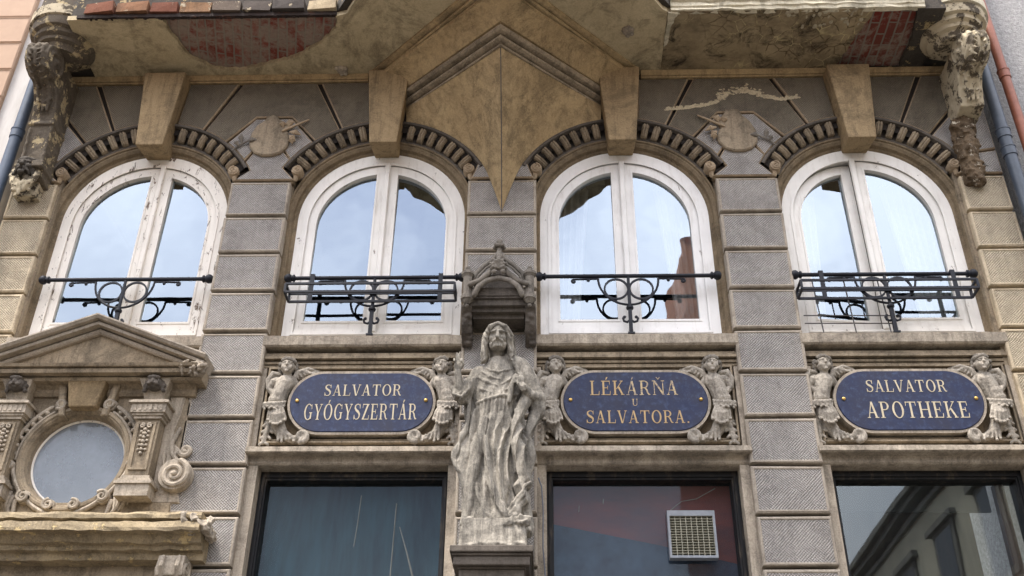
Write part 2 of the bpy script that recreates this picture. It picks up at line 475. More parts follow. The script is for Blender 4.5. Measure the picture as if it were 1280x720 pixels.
def glass(name, tint=(1,1,1,1), ior=2.3, wav=.010, wscale=2.2, dust=.0):
    N = NT(name)
    fr = N.n('ShaderNodeFresnel'); fr.inputs['IOR'].default_value = ior
    ge = N.n('ShaderNodeNewGeometry')
    frf = N.math('MULTIPLY', fr.outputs[0], N.math('SUBTRACT', 1.0, ge.outputs['Backfacing']))
    bu = N.n('ShaderNodeBump'); bu.inputs['Strength'].default_value = .5; bu.inputs['Distance'].default_value = wav
    N.l(N.noise(wscale, 2, .5), bu.inputs['Height'])
    g = N.n('ShaderNodeBsdfGlossy'); g.inputs['Roughness'].default_value = .015; g.inputs['Color'].default_value = tint
    t = N.n('ShaderNodeBsdfTransparent'); t.inputs['Color'].default_value = (.82,.86,.86,1)
    N.l(bu.outputs[0], g.inputs['Normal'])
    m = N.n('ShaderNodeMixShader'); N.l(frf, m.inputs[0]); N.l(t.outputs[0], m.inputs[1]); N.l(g.outputs[0], m.inputs[2])
    if dust:
        d = N.n('ShaderNodeBsdfDiffuse'); d.inputs['Color'].default_value = lin((176,182,190))
        m2 = N.n('ShaderNodeMixShader'); N.l(N.math('MULTIPLY', N.ramp(N.noise(3, 8, .7), [(.3, .5), (.8, 1)]), dust), m2.inputs[0])
        N.l(m.outputs[0], m2.inputs[1]); N.l(d.outputs[0], m2.inputs[2]); m = m2
    N.l(m.outputs[0], N.out.inputs[0]); return N.mat
M['glass'] = glass('old_window_glass', (.72,.82,.92,1), 3.3, .010, 1.7)
M['glass_shop'] = glass('shop_glass', (.8,.9,1,1), 1.36, .004, 1.2, .02)
M['glass_shop_b'] = glass('shop_glass_clean', (.82,.9,.92,1), 2.0, .003, 1.0, .01)
M['glass_oc'] = glass('dusty_oculus_glass', (.9,.95,1,1), 1.6, .004, 1.5, .55)

def plain(name, a, b=None, rough=.8, scale=3, stretch=(1,1,1)):
    N = NT(name); b = b or tuple(int(x*.75) for x in a)
    N.bsdf(N.mix(N.ramp(N.noise(scale, 8, .7, N.mapping(scale=stretch)), [(.35, 0), (.65, 1)]), lin(a), lin(b)), rough, N.noise(scale*6, 5), .2, .006, .3); return N.mat
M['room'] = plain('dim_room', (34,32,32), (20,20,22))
M['curtain'] = plain('sheer_curtain', (206,196,192), (180,170,168), .9)
M['teal'] = plain('dull_teal_backing', (66,94,104), (34,48,58), .7, 1.6, (3,1,.5))
M['maroon'] = plain('maroon_backing', (156,82,78), (104,74,84), .7, 1.1, (1,1,2.5))
M['brownback'] = plain('brown_shop_interior', (70,62,50), (40,36,32), .8, 1.5, (6,1,.3))
M['scratch'] = plain('pale_scratch', (134,136,130))
def rough_render():
    N = NT('rough_grey_render')
    n1 = N.noise(24, 10, .75); 
    c = N.mix(N.ramp(n1, [(.35, 0), (.65, 1)]), lin((150,148,146)), lin((206,204,202)))
    c = N.mix(N.math('MULTIPLY', N.ramp(N.noise(1.5, 6), [(.4, 0), (.7, 1)]), .25), c, lin((130,126,122)))
    N.bsdf(c, .95, N.math('ADD', n1, N.noise(60, 5)), 1.0, .03, .1); return N.mat
M['render'] = rough_render()
M['nb_pale'] = plain('pale_smooth_render', (214,210,204), (192,186,178), .9, 2, (3,3,.6))
M['nb_beige'] = plain('beige_cladding_stone', (188,160,136), (178,150,128), .85, 3)
M['asphalt'] = plain('asphalt', (72,72,74), (58,58,60), .9, 8)
M['paving'] = plain('grey_stone_paving', (98,93,87), (80,76,71), .9, 5)
M['opp_wall'] = plain('pale_yellow_render', (206,200,178), (186,180,162), .9, 1.2)
M['opp_trim'] = plain('grey_trim', (140,138,130), (112,110,104), .9, 2)
M['roof_tile'] = plain('red_roof_tile', (132,74,54), (104,60,46), .85, 5)
M['opp_glass'] = plain('dark_pane', (40,46,54), (28,32,38), .15)
M['leaf'] = plain('dark_foliage', (58,74,44), (38,54,30), .7, 3)
M['bark'] = plain('bark', (78,66,54), (54,46,38), .9, 6)
# ------------------------------------------------------------------ the facade
FW = 4.75                                     # half width of the house front
WX = [-3.455, -1.16, 1.16, 3.455]             # window axes
ZC = 7.69                                     # springing centre of the arches
house = thing('stone_house', 'ornate grey-brown sandstone house front with arched windows and a crumbling balcony above', 'building', (0, 0, 0))
PIERS = [(-FW, -4.32, 'warm'), (-2.62, -2.04, 'grey'), (-.325, .325, 'grey'), (2.04, 2.62, 'grey'), (4.33, FW, 'warm')]
JZ = [8.041-.422*k for k in range(20)]
GAP = .0155
for (x0, x1, kind) in PIERS:
    mb = MB()
    for k in range(19):
        zt, zb = JZ[k]-GAP, JZ[k+1]+GAP
        a, b = x0, x1
        mb.mi = 0; mb.block(a, b, zb, zt, 0, .12)
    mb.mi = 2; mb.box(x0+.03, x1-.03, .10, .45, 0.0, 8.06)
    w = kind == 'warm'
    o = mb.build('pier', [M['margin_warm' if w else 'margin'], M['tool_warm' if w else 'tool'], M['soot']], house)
    if w: o['label'] = 'buff pier of rusticated blocks at the edge of the house'

# jamb strips beside every opening (smooth stone set back behind the blocks)
def jamb(x, side, z0, z1, name='jamb_strip', mat='smooth', w=.075, y=.07, y1=.4):
    MB().box(min(x, x+side*w), max(x, x+side*w), y, y1, z0, z1).build(name, M[mat], house)
for xc, l, r in ((WX[1], -2.04, -.325), (WX[2], .325, 2.04), (WX[3], 2.62, 4.33)):
    jamb(l-.01, 1, 0, 5.115, w=.085, mat='pale'); jamb(r+.01, -1, 0, 5.115, w=.085, mat='pale')

# arches: spandrel backing, voussoirs, archivolt, egg moulding
ARX = {}
def ang_pt(xc, a, r): return (xc+r*math.cos(rad(a)), ZC+r*math.sin(rad(a)))
TOPZ = 9.325
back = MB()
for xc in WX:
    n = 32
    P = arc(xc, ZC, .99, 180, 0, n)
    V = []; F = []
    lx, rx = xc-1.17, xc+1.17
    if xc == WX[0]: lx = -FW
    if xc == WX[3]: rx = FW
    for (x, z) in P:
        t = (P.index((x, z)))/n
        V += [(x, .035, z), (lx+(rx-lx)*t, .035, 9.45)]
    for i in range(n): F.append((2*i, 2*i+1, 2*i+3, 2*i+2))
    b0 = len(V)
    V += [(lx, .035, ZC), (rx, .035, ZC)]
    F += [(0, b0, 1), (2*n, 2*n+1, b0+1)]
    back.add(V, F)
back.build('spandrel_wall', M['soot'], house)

def radial_top(xc, a, z):      # where the joint at angle a meets height z
    return (xc+(z-ZC)/math.tan(rad(a)), z)
def vblock(poly, tool=False):
    mb = MB(); mb.prism(poly, 'y', 0.0, .09, .012, front=1)
    return mb.build('voussoir', [M['edge'], M['tool'] if tool else M['vous']], house)
g = .7                         # half joint in degrees
R1 = 1.105
def side_blocks(xc, sgn, outer):
    """voussoirs on one side of an arch; outer: x where the wall ends"""
    def A(a, r=R1): p = ang_pt(0, a, r); return (xc+sgn*p[0], p[1])
    def RT(a, z): return (xc+sgn*(z-ZC)/math.tan(rad(a)), z)
    arcp = lambda a0, a1, n=8: [A(a0+(a1-a0)*i/n) for i in range(n+1)]
    # a: beside the keystone
    vblock(arcp(81, 65.5+g)+[RT(65.5+g, TOPZ), (xc+sgn*.21, TOPZ)])
    # b: 65.5 -> 50 reaching the edge of the house
    if outer is not None:
        zb = ZC+abs(outer-xc)*math.tan(rad(50))
        zb2 = min(zb, TOPZ)
        vblock(arcp(65.5-g, 50+g)+[(outer, ZC+abs(outer-xc)*math.tan(rad(50+g)))] + [(outer, TOPZ), RT(65.5-g, TOPZ)])
        vblock(arcp(50-g, 33+g)+[(outer, 8.36), (outer, ZC+abs(outer-xc)*math.tan(rad(50-g)))], True)
        # impost block of the end pier
        vblock(arcp(33-g, 26, 4)+[(xc+sgn*.87, 8.06), (outer, 8.06), (outer, 8.34), A(33-g)], True)
side_blocks(WX[0], -1, -FW); side_blocks(WX[0], 1, None); side_blocks(WX[1], -1, None); side_blocks(WX[2], 1, None)
side_blocks(WX[3], -1, None); side_blocks(WX[3], 1, FW)
for (xl, xr) in ((WX[0], WX[1]), (WX[2], WX[3])):
    al = lambda a, r=R1: ang_pt(xl, a, r)
    ar = lambda a, r=R1: (2*xr-ang_pt(xr, a, r)[0], ang_pt(xr, a, r)[1])
    hz = 8.84
    hl = (xl+(hz-ZC)/math.tan(rad(50)), hz); hr = (xr-(hz-ZC)/math.tan(rad(50)), hz)
    L = [al(65.5-g-(15.5-2*g)*i/8) for i in range(9)]
    Rr = [ar(50+g+(15.5-2*g)*i/8) for i in range(9)]
    tl = (xl+(TOPZ-ZC)/math.tan(rad(65.5-g)), TOPZ); tr = (xr-(TOPZ-ZC)/math.tan(rad(65.5-g)), TOPZ)
    vblock([tl]+L+[(hl[0]+.005, hz+.02), (hr[0]-.005, hz+.02)]+Rr+[tr])
    mid = (xl+xr)/2
    V0 = (mid, 8.50)
    L2 = [al(50-g-(17-2*g)*i/8) for i in range(9)]; R2 = [ar(33+g+(17-2*g)*i/8) for i in range(9)]
    vblock([hl]+L2+[(mid-.14, 8.445), (mid+.14, 8.445)]+R2+[hr], True)
    L3 = [al(33-g-6*i/4) for i in range(5)]; R3 = [ar(27+g+6*i/4) for i in range(5)]
    vblock([(mid-.14, 8.42)]+L3+[(mid-.295, 8.055), (mid+.295, 8.055)]+R3+[(mid+.14, 8.42)], True)
# impost block over the middle pier
vblock([ (-.10, 8.4), (-.20, 8.30), (-.245, 8.22), (-.30, 8.055), (.30, 8.055), (.245, 8.22), (.20, 8.30), (.10, 8.4)], True)

# impost scrolls
for xc in WX:
    for sgn in (-1, 1):
        if xc == WX[0] and sgn < 0: px, pz = xc-.86, 8.17
        elif xc == WX[3] and sgn > 0: px, pz = xc+.86, 8.17
        else: px, pz = xc+sgn*.835, 8.17
        mb = MB()
        mb.lathe([(0, -.012), (.050, -.012), (.056, .0), (.056, .10)], (px, 0, pz), 'y', 20)
        mb.limb(spiral((px, pz), .044, .010, 90, 1.4*sgn, 26, 'y', -.013), [.010]*27, 6)
        mb.limb([(px+sgn*.01, .03, pz-.04), (px+sgn*.015, .04, pz-.09), (px+sgn*.05, .05, pz-.115)], [.028, .022, .014], 8)
        mb.build('impost_scroll', M['edge'], house, angle=40)

def arch_path(xc, r, z0, n=40):
    return [(xc-r, 0, z0)] + [(x, 0, z) for x, z in arc(xc, ZC, r, 180, 0, n)] + [(xc+r, 0, z0)]
for xc in WX:
    # archivolt: profile (radial, depth) stepping back to the window frame
    r0 = .80
    prof = [(0, .30), (0, .165), (.012, .150), (.030, .150), (.040, .135), (.040, .115), (.065, .095), (.080, .095), (.086, .080), (.10, .078), (.10, .30)]
    mb = MB(); mb.sweep(arch_path(xc, r0, 6.25), prof, (0, 1, 0)); mb.build('archivolt', M['reveal'], house, angle=35)
    # sloped bed of the egg moulding and its rim
    mb = MB()
    for (a0, a1) in ((152, 97), (83, 28)):
        pth = [(x, 0, z) for x, z in arc(xc, ZC, 1.0, a0, a1, 22)]
        mb.sweep(pth, [(-.10, .078), (-.085, .07), (-.075, .15), (.060, .13), (.07, -.01), (.082, -.016), (.098, -.010), (.10, .1), (-.10, .1)], (0, 1, 0))
    bed = mb.build('egg_moulding', [M['dark']], house, angle=35)
    for sgn in (-1, 1):
        for k in range(7):
            a = rad(37+k*6.5)
            u = Vector((sgn*math.cos(a), 0, math.sin(a))); w = Vector((-sgn*math.sin(a), 0, math.cos(a)))
            c = Vector((xc, 0, ZC))
            hw = random.uniform(.033, .037); eg = MB()
            V = []; F = []
            m_ = 21
            for (rr, yo, sc) in ((.925, .13, .8), (.93, .045, .92), (.985, .02, 1), (1.05, .005, 1), (1.066, .09, .9)):
                for j in range(m_):
                    t = PI*j/(m_-1)
                    q_ = math.sin(t)**.55; gr = .016*math.exp(-((t-PI/2)/.20)**2)+.012*math.exp(-((abs(t-PI/2)-.85)/.16)**2)
                    V.append(c+u*rr + w*(hw*sc*math.cos(t)) + Vector((0, yo+.03-(.05*q_-gr)*sc, 0)))
            for i in range(4):
                for j in range(m_-1): F.append((i*m_+j, i*m_+j+1, (i+1)*m_+j+1, (i+1)*m_+j))
            F += [tuple(range(m_)), tuple(4*m_+j for j in range(m_))]
            eg.add(V, F)
            eg.build('egg', M['smooth'], bed, angle=60)

# keystones
for i, xc in enumerate(WX):
    mb = MB()
    pr = [(-.212, 9.335), (.212, 9.335), (.135, 8.40), (-.135, 8.40)]
    V = []
    for (x, z), y in zip(pr, (-.17, -.17, -.135, -.135)): V.append((xc+x, y, z))
    for (x, z) in pr: V.append((xc+x, .20, z))
    # underside slopes up to the intrados
    V[6] = (xc+.12, .17, 8.45); V[7] = (xc-.12, .17, 8.45)
    mb.add(V, [(0,1,2,3), (0,4,5,1), (1,5,6,2), (2,6,7,3), (3,7,4,0), (4,5,6,7)])
    o = mb.build('keystone', M['key'], house)
    bv = o.modifiers.new('b', 'BEVEL'); bv.width = .012; bv.segments = 2

# windows ------------------------------------------------------------
def pane_poly(m, R, zb, zc, n=14, off=0.0):
    a1 = math.degrees(math.acos(min(1, m/R)))
    return [(m, zb), (R, zb)]+[(R*math.cos(rad(a1*i/n)), zc+R*math.sin(rad(a1*i/n))) for i in range(n+1)]
def shift(poly, xc, s): return [(xc+s*a, b) for a, b in poly]
WL = ['peeling white arched casement window', 'white arched window behind the flower box rail', 'clean white arched window', 'white arched window with its left casement ajar']
for i, xc in enumerate(WX):
    mt = M[['white_old', 'white', 'white_new', 'white'][i]]
    mo = [.07, .02, 0, -.045][i]
    n = 36
    outer = [(xc-.81, 6.33)]+arc(xc, ZC, .81, 180, 0, n)+[(xc+.81, 6.33)]
    inner = [(xc-.715, 6.42)]+arc(xc, ZC-.03, .715, 180, 0, n)+[(xc+.715, 6.42)]
    win = MB().ring(outer, inner, .165, .27).build('window', mt, house)
    win['label'] = WL[i]
    lip = MB(); lip.ring([(xc-.725, 6.41)]+arc(xc, ZC-.03, .725, 180, 0, n)+[(xc+.725, 6.41)], [(xc-.70, 6.435)]+arc(xc, ZC-.035, .70, 180, 0, n)+[(xc+.70, 6.435)], .156, .168)
    lip.build('frame_bead', mt, win)
    for s in (-1, 1):
        m0 = .105-s*mo*-1 if False else .105 + s*mo
        R, zc = .622, 7.63
        pin = pane_poly(m0, R, 6.56, zc)
        pout = pane_poly(m0-.098 if s > 0 else m0-.098, R+.088, 6.425, zc+.012)
        yo = 0.0
        ajar = (i == 3 and s < 0)
        sash = MB(); sash.ring(shift(pout, xc, s), shift(pin, xc, s), .178, .235)
        # glazing bead and bottom rail drip
        bead = pane_poly(m0-.018, R+.018, 6.54, zc+.003)
        sash.ring(shift(bead, xc, s), shift(pin, xc, s), .171, .180)
        sash.box(xc+s*m0 if s > 0 else xc-R-.07, xc+R+.07 if s > 0 else xc-m0, .162, .20, 6.425, 6.465)
        so = sash.build('sash', mt, win)
        pg = MB(); big = pane_poly(m0-.01, R+.012, 6.55, zc); pg.prism(shift(big, xc, s), 'y', .205, .211)
        po = pg.build('pane', M['glass'], win)
        tilt = {(0,-1): .012, (0,1): .014, (1,-1): .016, (1,1): .026, (2,-1): .016, (2,1): .008, (3,-1): .014, (3,1): .010}[(i, s)]   # old sashes hang a little out of true
        for v_ in po.data.vertices: v_.co.y += (v_.co.z-7.4)*tilt
        if ajar:
            hx = xc-.71
            for q in (so, po):
                for v in q.data.vertices:
                    d = v.co.x-hx; an = rad(5.5)
                    yy = v.co.y-.2
                    v.co.x = hx+d*math.cos(an)-yy*math.sin(an)*0; v.co.y = .2+yy+d*math.sin(an)
    cx = xc+mo
    cs = MB(); cs.prism([(cx-.026, 6.43), (cx+.026, 6.43), (cx+.026, ZC+.685), (cx-.026, ZC+.685)], 'y', .145, .18, .008)
    cs.build('meeting_strip', mt, win)

# dim rooms behind the upper windows (inside of the house)
rm = MB()
for xc in WX:
    V = [(xc-.9, .3, 6.2), (xc+.9, .3, 6.2), (xc+.9, .3, 8.6), (xc-.9, .3, 8.6), (xc-1.1, 2.4, 6.0), (xc+1.1, 2.4, 6.0), (xc+1.1, 2.4, 8.9), (xc-1.1, 2.4, 8.9)]
    rm.add(V, [(0,1,5,4), (1,2,6,5), (2,3,7,6), (3,0,4,7), (4,5,6,7)])
rm.build('room_walls', M['room'], house)

# sills, frieze panels, lintels --------------------------------------
BAYS = [(-4.32, -2.62), (-2.04, -.325), (.325, 2.04), (2.62, 4.33)]
def mould_x(x0, x1, prof, name, mat, parent=house, n=1, jit=0, angle=None):
    mb = MB(); pth = [(x0+(x1-x0)*k/n, 0, 0) for k in range(n+1)]
    # profile given as (z, y)
    mb.sweep(pth, prof, (0, 1, 0))
    if jit:
        mb.v = [(x, y+mnoise.noise(Vector((x*9, y*30, z*30)))*jit, z+mnoise.noise(Vector((x*11+5, y*30, z*30)))*jit) for x, y, z in mb.v]
    return mb.build(name, M[mat], parent, angle=angle)
for i, (l, r) in enumerate(BAYS):
    mould_x(l-.02, r+.02, [(6.30, -.012), (6.215, -.006), (6.20, .01), (6.20, .40), (6.33, .40), (6.325, .16), (6.305, 0)], 'sill', 'pale', n=40, jit=.004)
    if i == 0:
        MB().box(l-.02, r+.02, .05, .4, 5.77, 6.2).build('apron_wall', M['smooth'], house)
        continue
    # shadow gap and bed mouldings under the sill, panel ground
    pr = [(6.20, .16), (6.165, .15), (6.16, .055), (6.13, .05), (6.12, .030), (6.097, .030), (6.094, .10), (6.082, .10), (6.078, .055), (6.058, .060), (6.054, .115), (6.045, .115), (6.042, .060), (6.026, .065), (6.02, .12), (6.02, .4), (6.20, .4)]
    mould_x(l-.015, r+.015, pr, 'bed_moulding', 'smooth')
    pn = MB().box(l-.01, r+.01, .115, .4, 5.25, 6.03).build('frieze_panel', M['reveal'], house)
    x0, x1, z0, z1 = l+.075, r-.075, 5.335, 6.0
    pth = [(x0, 0, z0), (x0, 0, z1), (x1, 0, z1), (x1, 0, z0)]
    MB().sweep(pth, [(-.022, .115), (-.020, .080), (-.006, .075), (-.004, .105), (.006, .105), (.008, .052), (.024, .052), (.032, .075), (.032, .115)], (0, 1, 0), closed=True).build('panel_frame', M['smooth'], pn)
    MB().box(l-.008, l+.036, .05, .116, 5.27, 6.01).build('panel_stile', M['pale'], pn)
    MB().box(r-.036, r+.008, .05, .116, 5.27, 6.01).build('panel_stile', M['pale'], pn)
    # ledge and lintel over the shop window
    pr = [(5.30, .10), (5.265, .05), (5.245, .0), (5.24, -.03), (5.195, -.035), (5.185, -.02), (5.18, .055), (5.168, .062), (5.132, .062), (5.12, .075), (5.114, .10), (5.11, .45), (5.30, .45)]
    mould_x(l-.02, r+.02, pr, 'lintel', 'pale', n=30, jit=.003)

# shop windows --------------------------------------------------------
SHOP = [(1, -2.04, -.325, 'teal', 'dark shop window with teal reflections'), (2, .325, 2.04, 'maroon', 'shop window with maroon backing and a vent'), (3, 2.62, 4.33, 'brownback', 'shop window reflecting the street')]
for (i, l, r, mat, lab) in SHOP:
    l += .075; r -= .075
    fr = MB()
    out = [(l, -.2), (l, 5.12), (r, 5.12), (r, -.2)]; inn = [(l+.055, .8), (l+.055, 5.04), (r-.055, 5.04), (r-.055, .8)]
    fr.ring(out, inn, .20, .34)
    fr.ring([(l+.02, .7), (l+.02, 5.085), (r-.02, 5.085), (r-.02, .7)], [(l+.04, .75), (l+.04, 5.06), (r-.04, 5.06), (r-.04, .75)], .185, .21)
    w = fr.build('shop_window', M['black_wood'], house); w['label'] = lab
    MB().box(l+.05, r-.05, .27, .276, .79, 5.05).build('pane', M['glass_shop_b' if i == 3 else 'glass_shop'], w)
    bk = MB()
    if i == 3:
        bk.box(l-.05, r+.05, 1.5, 1.52, .4, 5.3)
    else:
        bk.box(l+.02, r-.02, .42, .44, .5, 5.2)
    bk.build('backing', M[mat], w)
    if i == 3:
        MB().box(r-.20, r-.12, .30, .36, .8, 5.035).build('inner_jamb', M['brown_wood'], w)
        MB().box(l+.06, r-.2, .45, .48, 4.86, 5.2).build('transom_blind', plain('dark_blind', (46,44,42), (34,33,32)), w)
    if i == 1:
        MB().limb([(-1.125, .266, 4.93), (-1.135, .266, 4.7), (-1.15, .266, 4.50)], .004, 5).build('scratch', M['scratch'], w)
        MB().limb([(-.83, .266, 4.86), (-.84, .266, 4.2)], .005, 5).build('scratch', M['scratch'], w)
        MB().limb([(-.79, .266, 4.66), (-.72, .266, 4.45), (-.66, .266, 4.25)], [.004, .006, .008], 5).build('scratch', M['scratch'], w)
    if i == 2:
        MB().prism([(l+.03, .5), (r-.03, .5), (r-.03, 4.40), (l+.9, 4.56), (l+.03, 4.74)], 'y', .40, .415).build('painted_reflection', plain('slate_blue_reflection', (76,90,112), (52,60,82), .7, 5), w)  # bluish reflection low in the pane, painted on a board behind the glass
        for pts in ([(1.40, 4.80), (1.50, 4.88), (1.62, 4.90), (1.78, 4.99)], [(.66, 4.79), (.665, 4.84)], [(.86, 4.86), (.865, 4.90)]):
            MB().limb([(a_, .267, b_) for a_, b_ in pts], .003, 5).build('scratch', M['scratch'], w)
# plain wall round and above the parts one sees
wl = MB()
wl.box(-FW, -4.30, .06, .5, 0, 9.5); wl.box(4.30, FW, .06, .5, 0, 9.5); wl.box(-2.63, -2.03, .1, .5, 0, 8.3); wl.box(2.03, 2.63, .1, .5, 0, 8.3); wl.box(-.33, .33, .1, .5, 0, 8.3)
wl.box(-FW, FW, .10, .5, 9.5, 13.5)
wl.build('wall', M['smooth'], house)

# cornice under the balcony ------------------------------------------
CP = [(9.335, .10), (9.335, -.006), (9.348, -.010), (9.352, .004), (9.360, .004), (9.364, -.014), (9.385, -.020), (9.405, -.030), (9.418, -.032), (9.418, .10)]
mould_x(-FW, -1.40, CP, 'cornice', 'gold', angle=30)
mould_x(1.40, FW, CP, 'cornice', 'gold', angle=30)

# bay corbel: prow, mouldings -----------------------------------------
mb = MB(); nu, nv = 48, 14; V = []; F = []
for i in range(nu+1):
    u = -1+2*i/nu; s = -1 if u < 0 else 1; a = abs(u)
    top = Vector((u*.985, -.83*(1-a), 8.96))
    # lower edge on the wall: follows the arch from the keystone to the impost, then to the point
    q = 1-a
    if q < .78:
        an = rad(80-(80-30)*(q/.78)); bx = 1.16-1.10*math.cos(an); bz = ZC+1.10*math.sin(an)
    else:
        t = (q-.78)/.22; p0 = (1.16-1.10*math.cos(rad(30)), ZC+1.10*math.sin(rad(30)))
        bx = p0[0]*(1-t); bz = p0[1]+(7.645-p0[1])*(t**1.25)
    bot = Vector((s*bx, -.006, bz))
    for j in range(nv+1):
        v = j/nv
        p = top.lerp(bot, v); p.y += .12*math.sin(PI*v)*(1-a)*.6
        V.append(p)
for i in range(nu):
    for j in range(nv): F.append((i*(nv+1)+j, (i+1)*(nv+1)+j, (i+1)*(nv+1)+j+1, i*(nv+1)+j+1))
mb.add(V, F)
prow = mb.build('bay_corbel', M['gold'], house, smooth=False, angle=25)
sm = MB()
ridge = [V[(nu//2)*(nv+1)+j] for j in range(nv+1)]
sm.limb([(p.x, p.y-.001, p.z) for p in ridge], .0055, 6)
sm.build('ridge_seam', M['dark'], prow)
def chev(w, d, prof, name, mat):
    return MB().sweep([(-w, .03, 0), (0, -d, 0), (w, .03, 0)], prof, (0, 0, 1)).build(name, M[mat], prow, angle=30)
chev(.985, .83, [(-.3, 8.955), (.018, 8.955), (.024, 8.966), (.020, 8.976), (-.004, 8.980), (-.004, 8.994), (.040, 8.998), (.062, 9.012), (.066, 9.03), (.056, 9.044), (.034, 9.048), (.034, 9.060), (.096, 9.064), (.112, 9.078), (.112, 9.108), (.10, 9.116), (-.3, 9.116)], 'prow_moulding', 'smooth')
chev(1.13, .98, [(-.4, 9.10), (-.055, 9.10), (-.05, 9.135), (0, 9.145), (.02, 9.17), (.06, 9.22), (.12, 9.27), (.19, 9.30), (.20, 9.33), (-.4, 9.33)], 'cove', 'gold')
chev(1.30, 1.24, [(-.4, 9.31), (.025, 9.31), (.03, 9.328), (.012, 9.334), (.012, 9.346), (.05, 9.350), (.062, 9.362), (.058, 9.374), (.04, 9.380), (.04, 9.390), (.10, 9.394), (.116, 9.404), (.116, 9.425), (-.4, 9.425)], 'crown_moulding', 'gold')
# the bay itself rises out of the picture
MB().prism([(-1.3, .1), (0, -1.25), (1.3, .1)], 'z', 9.42, 12.5).build('bay_wall', M['smooth'], house)

# balcony slab: plaster soffit with the fallen patches modelled as real holes down to the brick ----
def ragged(poly, amp=.018, step=.05, keep=()):
    out = []
    for i, p in enumerate(poly):
        q = poly[(i+1) % len(poly)]
        out.append(p)
        if i in keep: continue
        L = math.hypot(q[0]-p[0], q[1]-p[1]); k = int(L/step)
        for j in range(1, k):
            t = j/k; x = p[0]+(q[0]-p[0])*t; y = p[1]+(q[1]-p[1])*t
            nn = mnoise.noise_vector(Vector((x*14, y*14, 3)))*amp+mnoise.noise_vector(Vector((x*45, y*45, 9)))*amp*.5
            out.append((x+nn.x, y+nn.y))
    return out
SY = -.81
bal = MB()
bal.prism([(-4.7, .1), (-4.7, -.45), (-4.2, SY+.02), (-1.62, SY+.02), (-1.3, -1.25), (0, -2.5), (1.3, -1.25), (1.66, SY+.02), (4.2, SY+.02), (4.7, -.45), (4.7, .1)], 'z', 9.476, 9.75)
balc = bal.build('balcony', M['crust_black'], house)
holeL = ragged([(-3.32, SY), (-3.28, -.58), (-3.17, -.27), (-2.97, -.12), (-2.73, -.09), (-2.46, -.16), (-2.10, -.28), (-1.83, -.45), (-1.63, -.66), (-1.61, SY)], .022, .035, keep=(9,))
pl = [(-4.25, .05), (-4.25, SY)] + holeL + [(-1.5, SY-.03), (-1.2, -1.3), (0, -2.55), (0, .05)]
MB().prism(pl, 'z', 9.42, 9.477).build('plaster_soffit', M['plaster'], balc)
holeR = ragged([(1.60, SY), (3.58, SY), (3.44, -.30), (3.37, -.03)], .02, .035, keep=(0, 3))
MB().prism([(0, .05), (0, -2.55), (1.2, -1.3), (1.55, SY-.03), (1.60, SY), (1.60, .05)], 'z', 9.42, 9.477).build('plaster_soffit', M['plaster'], balc)
MB().prism([(1.602, .05), (1.602, SY)]+holeR[1:]+[(3.37, .05)], 'z', 9.421, 9.477).build('cracked_soffit', M['cracked'], balc)
MB().prism(ragged([(4.25, .05), (4.02, -.03), (4.04, -.45), (3.98, SY), (4.25, SY)], .02, .04, keep=(3, 4)), 'z', 9.418, 9.477).build('crust_patch', M['crust_black'], balc)
MB().box(-3.45, -1.55, SY+.015, .0, 9.466, 9.472).build('bare_brick', M['brick_l'], balc)
MB().box(3.3, 4.1, SY+.015, .0, 9.466, 9.472).build('bare_brick', M['brick_r'], balc)
# left edge: rusty beam, course of bricks on top
bm_ = MB(); bm_.box(-4.15, -1.60, SY-.02, SY+.015, 9.425, 9.47)
for k in range(70):
    x = random.uniform(-4.1, -1.65); bm_.ball((x, SY-.012+random.uniform(-.01, .02), 9.425), (random.uniform(.01, .03), .012, random.uniform(.006, .016)), 6)
bm_.build('rusty_beam', metal('rusted_black_beam', (44,36,32), .8, .2, 0, .6), balc)
x = -4.1
cols = [(112,72,54), (122,88,64), (104,64,48), (126,96,70), (92,80,70), (76,68,62), (68,62,58), (158,142,116)]
bmats = [stone('edge_brick', c, tuple(min(255, int(v*1.15)) for v in c), (34,29,27), .5, .7, seed=20+i, flakes=.15, flake_col=(200,184,156)) for i, c in enumerate(cols)]
k = 0
cb = MB(); 
while x < -1.75:
    w = random.uniform(.27, .34); cb.mi = k % 8
    a = [x+.012, x+w-.012]
    V = [(a[0]+random.uniform(0,.01), SY-.05+random.uniform(-.02,.02), 9.475), (a[1], SY-.05+random.uniform(-.02,.02), 9.475), (a[1], SY+.2, 9.475), (a[0], SY+.2, 9.475)]
    V += [(p[0]+random.uniform(-.008,.008), p[1]+random.uniform(-.01,.01), 9.60) for p in V]
    cb.add(V, [(0,1,5,4), (1,2,6,5), (2,3,7,6), (3,0,4,7), (4,5,6,7), (3,2,1,0)])
    x += w; k += 1
cb.build('brick_course', bmats, balc)
MB().box(-4.15, -1.6, SY+.05, .1, 9.6, 9.85).build('slab_edge', M['crust'], balc)
